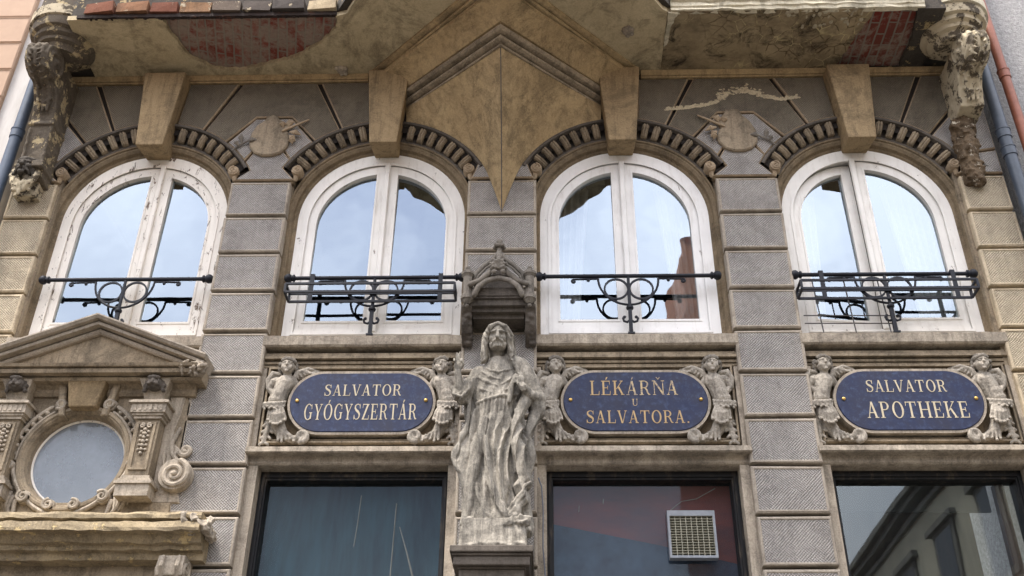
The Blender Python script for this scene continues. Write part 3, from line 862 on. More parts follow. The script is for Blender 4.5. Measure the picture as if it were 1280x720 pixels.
# right edge: cream fascia, flaking
fa = MB(); n = 60
pth = [(1.63+(4.05-1.63)*k/n, SY-.02, 0) for k in range(n+1)]
fa.sweep(pth, [(9.425, .0), (9.42, .05), (9.60, .05), (9.60, -.03), (9.53, -.035), (9.52, -.008), (9.47, -.012), (9.46, .0)], (0, 1, 0))
fa.v = [(x, y+mnoise.noise(Vector((x*8, y*20, z*20)))*.018, z+mnoise.noise(Vector((x*13+3, 1, z*9)))*.014) for x, y, z in fa.v]
fa.build('fascia', M['cream'], balc)
MB().prism(ragged([(1.60, -.36), (1.605, -.81), (1.70, -.80), (1.645, -.62), (1.64, -.42)], .014, .03), 'z', 9.405, 9.425).build('lime_crust', M['cream'], balc)
dr = MB()
for k in range(40):
    x = random.uniform(2.7, 3.5); y = SY+random.random()**2*.22
    dr.ball((x, y, 9.42), (random.uniform(.010, .030), random.uniform(.010, .04), .009), 7)
sculpt(dr, 'lime_deposit', stone('lime_deposit_stone', (158,148,126), (200,188,162), (92,82,66), .2, .5, seed=33, scale=2), balc, voxel=.008, smooth=2, rough=.006, rscale=40)
# small broken stubs under the soffit
for (x, y) in ((-1.66, -.09), (1.23, -.58)):
    st = MB(); st.lathe([(0, 9.385), (.05, 9.39), (.062, 9.41), (.06, 9.43)], (x, y, 0), 'z', 14)
    for k in range(6): st.ball((x+random.uniform(-.05,.05), y+random.uniform(-.05,.05), 9.395), .022, 7)
    sculpt(st, 'broken_stub', M['pale'], balc, voxel=.007, smooth=1, rough=.006, rscale=40)
# leached salt line across the right spandrel (lime that ran out and set on the stone)
sl = MB(); random.seed(3)
pts = [(1.62, 8.90), (1.80, 8.92), (2.0, 8.95), (2.14, 9.0), (2.25, 9.1), (2.45, 9.13), (2.62, 9.06), (2.78, 9.02), (2.95, 9.05)]
for a, b in zip(pts, pts[1:]):
    for k in range(95):
        t = random.random(); sp = .03 if a[0] < 2.1 or a[0] > 2.5 else .075
        x, z = a[0]+(b[0]-a[0])*t+random.gauss(0, .012), a[1]+(b[1]-a[1])*t+abs(random.gauss(0, sp))*.6-.012
        s_ = random.uniform(.003, .013)
        sl.ball((x, -.001, z), (s_*random.uniform(.8, 2), .003, s_*random.uniform(.6, 1.2)), 5)
sl.build('salt_deposit', stone('salt_crust', (176,160,130), (210,196,166), (110,96,74), .2, .4, seed=31, scale=3), house)

# rounded ends of the balcony and their scroll brackets ---------------------
def drum(s, mats):
    c = (s*4.42, -.42, 0)
    dm = MB()
    dm.lathe([(0, 9.27), (.17, 9.27), (.185, 9.30), (.20, 9.33), (.24, 9.345), (.25, 9.38), (.29, 9.40), (.30, 9.44), (.335, 9.455), (.35, 9.50), (.35, 9.62), (.33, 9.64), (.33, 10.4), (0, 10.4)], c, 'z', 40)
    dm.v = [(x+mnoise.noise(Vector((x*9, y*9, z*9)))*.012, y+mnoise.noise(Vector((x*9+7, y*9, z*9)))*.012, z) for x, y, z in dm.v]
    return dm.build('balcony_drum', mats, balc, angle=35)
drum(-1, M['crust_grey']); drum(1, M['crust'])
for s, mt in ((-1, 'crust'), (1, 'cream')):
    MB().lathe([(.352, 9.55), (.372, 9.56), (.375, 9.68), (.352, 9.69)], (s*4.42, -.42, 0), 'z', 40).build('drum_band', M[mt if s < 0 else 'cream'], balc, angle=35)

def bracket(s, full):
    xm = s*4.51; hw = .115
    out = [(.02, 9.28), (-.62, 9.28)]
    out += [(-.52+.19*math.cos(rad(a)), 9.12+.17*math.sin(rad(a))) for a in range(120, 290, 14)]
    if full: out += [(-.40, 8.93), (-.32, 8.82), (-.27, 8.68), (-.235, 8.5), (-.215, 8.32), (-.20, 8.12), (-.17, 7.99), (-.02, 7.95), (.05, 7.95)]
    else: out += [(-.40, 8.95), (-.34, 8.86), (-.30, 8.76), (-.27, 8.66), (-.05, 8.64), (.05, 8.66)]
    mb = MB(); mb.prism(out, 'x', xm-hw, xm+hw)
    # raised band on the face, side volutes, leaf lumps
    for e in (-1, 1):
        mb.limb(spiral((-.53, 9.12), .16, .02, 100, -1.9, 44, 'x', xm+e*hw), [.022-.010*i/44 for i in range(45)], 7)
        mb.ball((xm+e*(hw+.01), -.53, 9.12), (.03, .03, .03), 8)
    for k in range(22):
        a = rad(random.uniform(140, 280)); q = random.uniform(-.8, .8)
        mb.ball((xm+q*hw, -.52+.19*math.cos(a), 9.12+.17*math.sin(a)), (random.uniform(.02, .04), random.uniform(.018, .035), random.uniform(.018, .035)), 8)
    for q in (-.62, 0, .62):                 # leaf ribs down the front
        fr_ = [(-.52+.195*math.cos(rad(a)), 9.12+.175*math.sin(rad(a))) for a in range(150, 290, 20)]+[(-.41, 8.93), (-.34, 8.82), (-.30, 8.70)]
        mb.limb([(xm+q*hw*(1-.04*i), y_-.012, z_) for i, (y_, z_) in enumerate(fr_)], [.020+.006*math.sin(i*1.9) for i in range(len(fr_))], 8)
        for i, (y_, z_) in enumerate(fr_[1:-1]):
            if q: mb.limb([(xm+q*hw, y_-.01, z_), (xm+q*hw*.45, y_-.026, z_-.045)], [.016, .010], 7)
    if full:
        mb.box(xm-hw*.62, xm+hw*.62, -.36, -.1, 8.06, 8.56) if False else None
        for e in (-1, 1): mb.limb([(xm+e*hw*.86, -.245, 8.52), (xm+e*hw*.86, -.225, 8.3), (xm+e*hw*.86, -.21, 8.1)], [.018]*3, 8)
        mb.box(xm-hw-.02, xm+hw+.02, -.255, 0, 8.05, 8.12); mb.box(xm-hw-.012, xm+hw+.012, -.27, 0, 8.56, 8.60)
    return sculpt(mb, 'scroll_bracket', M['crust_grey'] if full else M['crust'], balc, voxel=.009, smooth=1, rough=.006, rscale=18)
bl = bracket(-1, True); br = bracket(1, False)
bl['label'] = 'sooty scroll bracket ending in a carved mask'; br['label'] = 'cream flaking scroll bracket broken off below'
# mask at the foot of the left bracket
def mask():
    cx, cy, cz = -4.55, -.20, 8.06
    m = MB(); m.ball((cx, cy, cz), (.088, .075, .105), 16)
    m.ball((cx, cy-.02, cz+.07), (.095, .06, .045), 12)
    for e in (-1, 1):
        m.ball((cx+e*.045, cy-.055, cz-.018), (.034, .03, .03), 10); m.ball((cx+e*.036, cy-.062, cz+.038), (.034, .02, .014), 10, (0, e*.35, 0))
        m.ball((cx+e*.035, cy-.062, cz+.014), (.017, .014, .013), 8)
        m.limb([(cx+e*.02, cy-.075, cz-.045), (cx+e*.055, cy-.06, cz-.07), (cx+e*.07, cy-.04, cz-.10)], [.016, .014, .01], 7)
        for k in range(5): m.ball((cx+e*(.085+.008*math.sin(k*2)), cy-.01, cz+.08-.04*k), .024, 8)
    m.limb([(cx, cy-.08, cz+.035), (cx, cy-.098, cz-.012)], [.013, .024], 8)
    m.ball((cx, cy-.07, cz-.09), (.035, .03, .028), 10)
    mk = sculpt(m, 'mask', M['crust_black'], balc, voxel=.006, smooth=2, dents=[((cx, cy-.10, cz-.06), .030, (0, .028, 0)), ((cx-.036, cy-.08, cz+.016), .016, (0, .012, 0)), ((cx+.036, cy-.08, cz+.016), .016, (0, .012, 0))], rough=.005, rscale=30)
    b = MB(); random.seed(5)
    for e in (-1, 1):
        b.limb([(cx+e*.10, cy+.02, cz+.02), (cx+e*.115, cy+.01, cz-.08), (cx+e*.075, cy-.01, cz-.19), (cx+e*.03, cy, cz-.26)], [.03, .032, .034, .022], 8)
        b.limb([(cx+e*.05, cy-.02, cz-.12), (cx+e*.02, cy-.02, cz-.2), (cx, cy, cz-.31)], [.022, .026, .014], 8)
    b.box(cx-.11, cx+.11, -.1, .02, cz-.25, cz+.05)
    for k in range(16): b.ball((cx+random.uniform(-.09, .09), cy+.01+random.uniform(-.02, .02), cz-.1-random.random()*.16), random.uniform(.018, .03), 7)
    sculpt(b, 'mask_beard', M['crust'], balc, voxel=.008, smooth=1, rough=.008, rscale=26)
mask()
# stump of broken masonry under the right bracket
sb = MB(); random.seed(11)
for k in range(38):
    z = 8.66-.76*k/38; w = .12-.05*(k/38)
    rubble(sb, 3, 4.45, -.06, z-.02, w*.75, .05*(1.2-k/38), .02, .02, .055)
sb.box(4.36, 4.54, -.05, .03, 7.9, 8.64)
sculpt(sb, 'broken_masonry', stone('bare_core_masonry', (78,66,54), (118,100,78), (36,30,26), .5, .7, seed=40, flakes=.25, flake_col=(206,194,172), scale=2), balc, voxel=.010, smooth=1, rough=.014, rscale=22)
# ------------------------------------------------------------------ portal with the round overdoor window (in the left bay)
PX = -3.46
por = MB()
por.box(-4.34, -2.60, -.02, .06, 4.55, 4.76)
def circ(r, n=48, cx=PX, cz=5.14, a0=0): return [(cx+r*math.cos(2*PI*i/n+a0), cz+r*math.sin(2*PI*i/n+a0)) for i in range(n)]
# wall plate with a real round hole
n = 48
outer = []
for i in range(n):
    a = 2*PI*i/n; c, s = math.cos(a), math.sin(a)
    k = min(.86/abs(c) if abs(c) > 1e-6 else 9, (.62 if s > 0 else .60)/abs(s) if abs(s) > 1e-6 else 9)
    outer.append((PX+c*k, 5.14+s*k))
por.ring(outer, circ(.40), .0, .30)
portal = por.build('portal', M['smooth'], house); portal['label'] = 'pedimented door surround with a round window'
# stepped ring mouldings
def ringm(prof, name, mat):
    pth = [(PX+math.cos(-2*PI*i/64)*1.0, 0, 5.14+math.sin(-2*PI*i/64)*1.0) for i in range(64)]
    mb = MB()
    V = []; k = len(prof); F = []
    for i in range(64):
        a = 2*PI*i/64
        for r, y in prof: V.append((PX+r*math.cos(a), y, 5.14+r*math.sin(a)))
    for i in range(64):
        for j in range(k-1):
            F.append((i*k+j, i*k+j+1, ((i+1) % 64)*k+j+1, ((i+1) % 64)*k+j))
    mb.add(V, F); return mb.build(name, M[mat], portal, angle=35)
ringm([(.47, .02), (.47, -.045), (.455, -.06), (.435, -.06), (.425, -.045), (.418, -.045), (.412, -.03), (.406, -.025), (.402, 0), (.398, .02), (.392, .026), (.388, .045), (.384, .07), (.384, .16)], 'ring_moulding', 'smooth')
MB().lathe([(0, .07), (.39, .07), (.39, .076), (0, .076)], (PX, 0, 5.14), 'y', 48).build('round_pane', M['glass_oc'], portal)
ringm([(.388, .06), (.380, .055), (.372, .06), (.370, .071)], 'putty_rim', 'white_old')
MB().lathe([(0, .3), (.5, .3), (.5, .31), (0, .31)], (PX, 0, 5.14), 'y', 32).build('backing', plain('grey_oculus_backing', (120,128,136), (88,96,108), .8, 1.6), portal)
# egg bands with scrolled ends left and right of the ring
eb = MB()
for s in (-1, 1):
    pts = [(PX+s*.53*math.cos(rad(a)), -.05, 5.14+.53*math.sin(rad(a))) for a in range(-2, 62, 4)]
    eb.limb(pts, [.018]*len(pts), 8)
    pts = [(PX+s*.475*math.cos(rad(a)), -.05, 5.14+.475*math.sin(rad(a))) for a in range(-2, 62, 4)]
    eb.limb(pts, [.012]*len(pts), 8)
    for a in range(4, 60, 8):
        eb.ball((PX+s*.503*math.cos(rad(a)), -.045, 5.14+.503*math.sin(rad(a))), (.021, .03, .021), 9)
    for (a, r, R) in ((66, .515, .045), (-8, .51, .036), (-47, .47, .048), (-76, .425, .042)):
        c = (PX+s*r*math.cos(rad(a)), 5.14+r*math.sin(rad(a)))
        eb.limb(spiral(c, R, .010, a+180, -1.5*s, 30, 'y', -.075), [.016-.006*i/30 for i in range(31)], 7)
        eb.lathe([(0, -.06), (R+.006, -.06), (R+.010, -.03), (R+.010, .01)], (c[0], 0, c[1]), 'y', 18)
    # strap from scroll to scroll along the lower half
    eb.limb([(PX+s*(.50-.03*math.sin(rad(-a)*2.2))*math.cos(rad(a)), -.04, 5.14+(.50-.03*math.sin(rad(-a)*2.2))*math.sin(rad(a))) for a in range(-10, -80, -6)], [.022]*12, 8)
    # leafy cheek outside
    for k in range(7):
        a = rad(-14-5*k); eb.limb([(PX+s*.54*math.cos(a), -.03, 5.14+.54*math.sin(a)), (PX+s*(.60+.02*(k % 2))*math.cos(a-.12), -.04, 5.14+.62*math.sin(a-.12)), (PX+s*.64*math.cos(a-.3), -.02, 5.14+.66*math.sin(a-.3))], [.022, .018, .008], 7)
eb.build('carved_band', M['pale'], portal, angle=45)
# keystone
mb = MB(); V = []
pr = [(-.175, 5.84), (.175, 5.84), (.115, 5.56), (-.115, 5.56)]
for (x, z), y in zip(pr, (-.15, -.15, -.13, -.13)): V.append((PX+x, y, z))
for (x, z) in pr: V.append((PX+x, .05, z))
mb.add(V, [(0,1,2,3), (0,4,5,1), (1,5,6,2), (2,6,7,3), (3,7,4,0), (4,5,6,7)])
o = mb.build('keystone', M['key'], portal); bv = o.modifiers.new('b', 'BEVEL'); bv.width = .012; bv.segments = 2
for s in (-1, 1):   # slim flanking wedges
    mb = MB(); mb.prism([(PX+s*.205, 5.84), (PX+s*.275, 5.84), (PX+s*.205, 5.50), (PX+s*.150, 5.50)], 'y', -.085, .05, .01); mb.build('wedge', M['smooth'], portal)
    # triangular sunk panel
    MB().sweep([(PX+s*.30, 0, 5.80), (PX+s*.52, 0, 5.80), (PX+s*.50, 0, 5.62)], [(-.012, .01), (-.008, -.012), (.008, -.012), (.012, .01)], (0, 1, 0)).build('panel_bead', M['smooth'], portal)
# pilasters
for s in (-1, 1):
    px = PX+s*.585
    p = MB()
    V = []
    for (z, w, y) in ((4.94, .095, -.135), (5.44, .10, -.13)):
        V += [(px-w, y, z), (px+w, y, z), (px+w, .02, z), (px-w, .02, z)]
    p.add(V, [(0,1,5,4), (1,2,6,5), (3,0,4,7), (2,3,7,6), (4,5,6,7), (0,3,2,1)])
    p.ring([(px-.075, 4.99), (px-.08, 5.41), (px+.08, 5.41), (px+.075, 4.99)], [(px-.055, 5.01), (px-.06, 5.39), (px+.06, 5.39), (px+.055, 5.01)], -.148, -.12)
    pil = p.build('pilaster', M['smooth'], portal)
    b = MB()
    for (z0, z1, e) in ((4.76, 4.86, .035), (4.86, 4.885, .05), (4.885, 4.91, .03), (4.91, 4.94, .012)): b.box(px-.10-e, px+.10+e, -.135-e, .02, z0, z1)
    b.build('pilaster_base', M['pale'], portal)
    b = MB()
    for (z0, z1, e) in ((5.44, 5.465, .015), (5.465, 5.485, .03), (5.485, 5.565, .045), (5.565, 5.585, .065), (5.585, 5.60, .045)):
        b.box(px-.10-e, px+.10+e, -.135-e, .02, z0, z1)
    for k in range(6): b.box(px-.12+k*.043, px-.12+k*.043+.022, -.186, -.17, 5.50, 5.55)
    V = []
    for (z, w, y) in ((5.60, .075, -.09), (5.72, .10, -.13), (5.80, .13, -.17)):
        V += [(px-w, y, z), (px+w, y, z), (px+w, .02, z), (px-w, .02, z)]
    b.add(V, [(q*4+i, q*4+(i+1) % 4, q*4+4+(i+1) % 4, q*4+4+i) for q in range(2) for i in range(4)]+[(0,3,2,1), (8,9,10,11)])
    b.build('pilaster_capital', M['pale'], portal)
    h = MB()
    for k in range(7): h.ball((px, -.145, 5.34-.035*k), (.018+.004*math.sin(k*2), .02, .016), 9)
    for e in (-1, 1):
        h.limb(spiral((px+e*.03, 5.375), .022, .006, 90, e*1.2, 16, 'y', -.148), .008, 6)
        for k in range(5): h.ball((px+e*.028, -.14, 5.325-.04*k), (.014, .012, .012), 8)
    h.build('husk_drop', M['pale'], portal, angle=60)
    # lion-like boss on top
    m = MB(); random.seed(4+s); c = (px, -.15, 5.755)
    m.ball(c, (.075, .07, .062), 14)
    for e in (-1, 1):
        m.ball((c[0]+e*.03, c[1]-.05, c[2]+.012), (.016, .014, .012), 8); m.ball((c[0]+e*.028, c[1]-.055, c[2]-.02), (.024, .02, .018), 8)
        for k in range(6): m.ball((c[0]+e*(.066+.012*(k % 2)), c[1]+.005, c[2]+.055-.022*k), .02, 7)
    m.ball((c[0], c[1]-.068, c[2]), (.014, .014, .026), 8); m.ball((c[0], c[1]-.05, c[2]+.04), (.06, .03, .02), 8)
    sculpt(m, 'lion_boss', M['dark'], portal, voxel=.005, smooth=1, dents=[((c[0]-.03, c[1]-.062, c[2]+.014), .012, (0, .012, 0)), ((c[0]+.03, c[1]-.062, c[2]+.014), .012, (0, .012, 0)), ((c[0], c[1]-.07, c[2]-.035), .018, (0, .02, 0))], rough=.004, rscale=40)
# volute cheeks outside the pilasters
for s in (-1, 1):
    v = MB(); vx = PX+s*.865; vz = 4.985
    v.prism([(PX+s*.68, 4.76), (PX+s*.68, 5.80), (PX+s*.82, 5.80), (PX+s*.80, 5.55), (PX+s*.77, 5.40), (PX+s*.79, 5.28), (PX+s*.86, 5.22), (PX+s*.80, 5.14), (PX+s*.90, 4.86), (PX+s*.93, 4.76)], 'y', -.01, .04, .01)
    v.lathe([(0, -.07), (.13, -.07), (.14, -.055), (.14, .03)], (vx, 0, vz), 'y', 30)
    v.limb(spiral((vx, vz), .118, .012, 70, -1.9*s, 50, 'y', -.072), [.026-.012*i/50 for i in range(51)], 8)
    v.ball((vx, -.075, vz), (.024, .03, .024), 9)
    v.limb([(vx+s*-.02, -.02, vz+.14), (vx-s*.07, -.02, vz+.20), (vx-s*.085, -.02, vz+.30), (vx-s*.04, -.02, vz+.42)], [.02, .02, .02, .016], 8)
    v.limb(spiral((vx+s*.04, vz+.225), .05, .012, 200, 1.2*s, 24, 'y', -.02), [.022]*25, 7)
    for k in range(5): v.limb([(vx-s*.12, -.02, vz+.10+.02*k), (vx-s*.13, -.04, vz+.16+.012*k)], [.012, .006], 6)
    v.build('volute', M['pale'], portal, angle=40)
# pediment
pz = 5.81
ent = [(5.79, .10), (5.79, -.15), (5.80, -.16), (5.815, -.165), (5.818, -.13), (5.826, -.13), (5.830, -.225), (5.862, -.235), (5.866, -.20), (5.872, -.20), (5.876, -.255), (5.90, -.268), (5.908, .10)]
ped = MB().sweep([(PX-.975, 0, 0), (PX+.975, 0, 0)], ent, (0, 1, 0))
ped.sweep([(PX-.90, 0, 0), (PX+.90, 0, 0)], [(5.70, .05), (5.705, -.03), (5.73, -.05), (5.76, -.05), (5.795, -.09), (5.795, .05)], (0, 1, 0))
pedi = ped.build('pediment', M['smooth'], portal, angle=30)
MB().prism([(PX-.92, 5.89), (PX+.92, 5.89), (PX, 6.28)], 'y', -.10, .02).build('tympanum', M['smooth'], pedi)
rk = [(-.012, .02), (-.012, -.13), (.0, -.145), (.022, -.15), (.026, -.12), (.036, -.12), (.040, -.205), (.064, -.21), (.068, -.185), (.074, -.185), (.078, -.245), (.10, -.265), (.112, -.265), (.118, .02)]
MB().sweep([(PX-.965, 0, 5.885), (PX, 0, 6.272), (PX+.965, 0, 5.885)], rk, (0, 1, 0)).build('raking_cornice', M['margin'], pedi, angle=30)
# weathered right corner of the cornice
wc = MB(); random.seed(9)
rubble(wc, 30, PX+.90, -.20, 5.87, .10, .06, .05, .010, .030)
sculpt(wc, 'broken_corner', M['pale'], pedi, voxel=.006, smooth=1, rough=.008, rscale=30)
# ledge below, patchy, with a broken right end
lp = [(4.58, .05), (4.585, -.27), (4.56, -.285), (4.535, -.28), (4.525, -.24), (4.515, -.24), (4.505, -.285), (4.455, -.30), (4.43, -.30), (4.425, -.22), (4.37, -.19), (4.36, -.15), (4.33, -.14), (4.325, -.09), (4.27, -.08), (4.26, .05)]
lg = MB(); nn = 60
pth = [(PX-1.28, .05, 0)]+[(PX-1.28+2.50*k/nn, 0, 0) for k in range(nn+1)]
lg.sweep(pth[1:], lp, (0, 1, 0))
lg.v = [(x, y+mnoise.noise(Vector((x*7, y*24, z*24)))*.016, z+mnoise.noise(Vector((x*9+4, y*24, z*24)))*.012) for x, y, z in lg.v]
ledge = lg.build('ledge', M['ledge'], portal)
wc = MB()
rubble(wc, 46, PX+1.16, -.15, 4.50, .12, .12, .06, .012, .038)
sculpt(wc, 'broken_end', M['pale'], ledge, voxel=.008, smooth=1, rough=.016, rscale=22)
for s in (-1, 1):
    c = MB(); cx = PX+s*1.02
    c.prism([(.02, 4.27), (-.19, 4.27), (-.215, 4.20), (-.20, 4.12), (-.15, 4.08), (-.10, 4.0), (-.05, 3.7), (.02, 3.68)], 'x', cx-.10, cx+.10)
    for e in (-1, 1):
        c.limb(spiral((-.135, 4.17), .075, .012, 60, -1.6, 30, 'x', cx+e*.10), [.017]*31, 7)
        c.limb([(cx+e*.06, -.205, 4.25), (cx+e*.06, -.225, 4.18), (cx+e*.06, -.17, 4.09)], [.02]*3, 8)
    c.build('console', M['pale'], portal, angle=35)
MB().box(-4.32, -2.62, .04, .4, 0, 4.3).build('portal_wall', M['smooth'], portal)

# ------------------------------------------------------------------ iron window rails
def railing(xc, hw, label, rack=None, mesh=False, lean=0):
    t = thing('window_rail', label, 'railing', (xc, .03, 6.30), 'iron rails across the upper windows')
    y = .03; z = 6.93
    m = MB(); m.limb([(xc-hw, y, z), (xc+hw, y, z)], .0185, 12); m.build('handrail', M['iron'], t, smooth=True)
    for s in (-1, 1):
        k = MB(); k.lathe([(0, -.0), (.032, 0), (.052, .02), (.056, .045), (.044, .065), (.034, .07), (.034, .08), (.044, .085), (.044, .10), (.028, .105), (.022, .12)], (0, 0, 0), 'x', 18)
        k.v = [(xc+s*(hw+.055)-s*a*.9, y+b*.78, z+c*.78) for a, b, c in k.v]
        k.build('rosette', M['iron'], t, angle=40)
    m = MB(); m.limb([(xc, y, z), (xc, y, 6.33)], [.014, .018], 8); m.box(xc-.016, xc+.016, y-.016, y+.016, 6.32, 6.60)
    m.lathe([(.0, 6.575), (.03, 6.58), (.034, 6.592), (.03, 6.604), (0, 6.61)], (xc, y, 0), 'z', 14)
    m.box(xc-.03, xc+.03, y-.03, y+.03, 6.315, 6.33); m.build('stem', M['iron'], t, angle=40)
    for s in (-1, 1):
        c = MB(); c.lathe([(.096, -.008), (.112, -.008), (.112, .008), (.096, .008), (.096, -.008)], (xc+s*.112, y, 6.79), 'y', 36)
        c.build('ring', M['iron'], t, angle=40)
        a = MB()
        pts = [(xc+s*.27*math.cos(rad(q)), y, 6.90+.275*math.sin(rad(q))) for q in range(0, -91, -9)]
        a.limb(pts, .0105, 8)
        a.limb([(xc+s*.27, y, 6.90), (xc+s*.49, y, 6.895)], .009, 8)
        a.limb(spiral((xc+s*.49, 6.875), .020, .008, 90, -.8*s, 10, 'y', y), .011, 7)
        a.ball((xc+s*.36, y, 6.885), .016, 8)
        a.build('scroll_arm', M['iron'], t, angle=40)
        h = MB(); h.limb([(xc, y, 6.47), (xc+s*.03, y, 6.445), (xc+s*.058, y, 6.455), (xc+s*.066, y, 6.482), (xc+s*.052, y, 6.497)], [.012, .011, .011, .011, .015], 7); h.build('hook', M['iron'], t, smooth=True)
    if rack:
        x0, x1 = xc+rack[0], xc+rack[1]; yb, yf = .01, -.155; zt, zb = 6.75, 6.665
        b = MB(); w = .009
        for zz in (zt, zb):
            b.box(x0, x1, yf-w, yf+w, zz-.010, zz+.010); b.box(x0, x1, yb-w, yb+w, zz-.010, zz+.010)
            b.box(x0-w, x0+w, yf, yb, zz-.009, zz+.009); b.box(x1-w, x1+w, yf, yb, zz-.009, zz+.009)
        for xx in (x0, x1):
            for yy in (yb, yf): b.box(xx-w-.001, xx+w+.001, yy-w-.001, yy+w+.001, zb, zt)
        b.build('flower_box_rack', M['iron'], t)
        for q in (-.565, .60):
            s_ = MB(); s_.box(xc+q-.02, xc+q+.02, y-.030, y-.023, 6.66, 6.95); s_.box(xc+q-.02, xc+q+.02, y-.03, y+.03, 6.95, 6.956); s_.build('strap', M['iron'], t)
    if mesh:
        g_ = MB()
        for q in (-.66, -.38, -.08): g_.limb([(xc+q+.02, y+.03, 6.9), (xc+q+.045, y+.02, 6.33)], .006, 6)
        for q in (6.52, 6.44): g_.limb([(xc-.76, y+.03, q), (xc+.02, y+.03, q-.006)], .005, 6)
        g_.build('wire_grid', M['wire'], t)
    return t
railing(WX[0]+.03, .745, 'plain black iron rail across the peeling window above the stone pediment')
railing(WX[1]+.02, .77, 'black iron rail with flower box rack, left of the statue canopy', rack=(-.755, .745))
railing(WX[2]-.01, .78, 'plain black iron rail across the clean white window right of the statue canopy')
railing(WX[3]-.02, .77, 'black iron rail with a flower box rack and a thin wire grid below it', rack=(-.80, .72), mesh=True)

# sheer curtains
def curtain(x0, x1, z0, z1, label, taper=0):
    mb = MB(); n = 40; V = []; F = []
    for i in range(n+1):
        t = i/n
        for j in range(9):
            s = j/8; x = x0+(x1-x0)*t*(1-taper*(1-abs(s-.45))*0) ; z = z0+(z1-z0)*s
            xx = x0+(x-x0)*(1-taper*(1-s))
            V.append((xx, .50+.03*math.sin(t*38+s), z))
    for i in range(n):
        for j in range(8): F.append((i*9+j, (i+1)*9+j, (i+1)*9+j+1, i*9+j+1))
    mb.add(V, F)
    o = mb.build('curtain', M['curtain'], None, origin=((x0+x1)/2, .5, z0), smooth=True)
    sm = o.modifiers.new('s', 'SOLIDIFY'); sm.thickness = .004
    return tag(o, label, 'curtain', 'sheer curtains behind the upper windows')
curtain(.42, .85, 6.45, 8.3, 'pale sheer curtain drawn back at the left side of the clean white window', .35)
curtain(1.92, 1.5, 6.45, 8.3, 'pale sheer curtain drawn back at the right side of the clean white window', .35)
curtain(2.72, 3.1, 6.45, 8.3, 'pale sheer curtain behind the ajar left casement of the far right window', .3)
curtain(4.2, 3.75, 6.45, 8.3, 'pale sheer curtain behind the right pane of the far right window', .3)

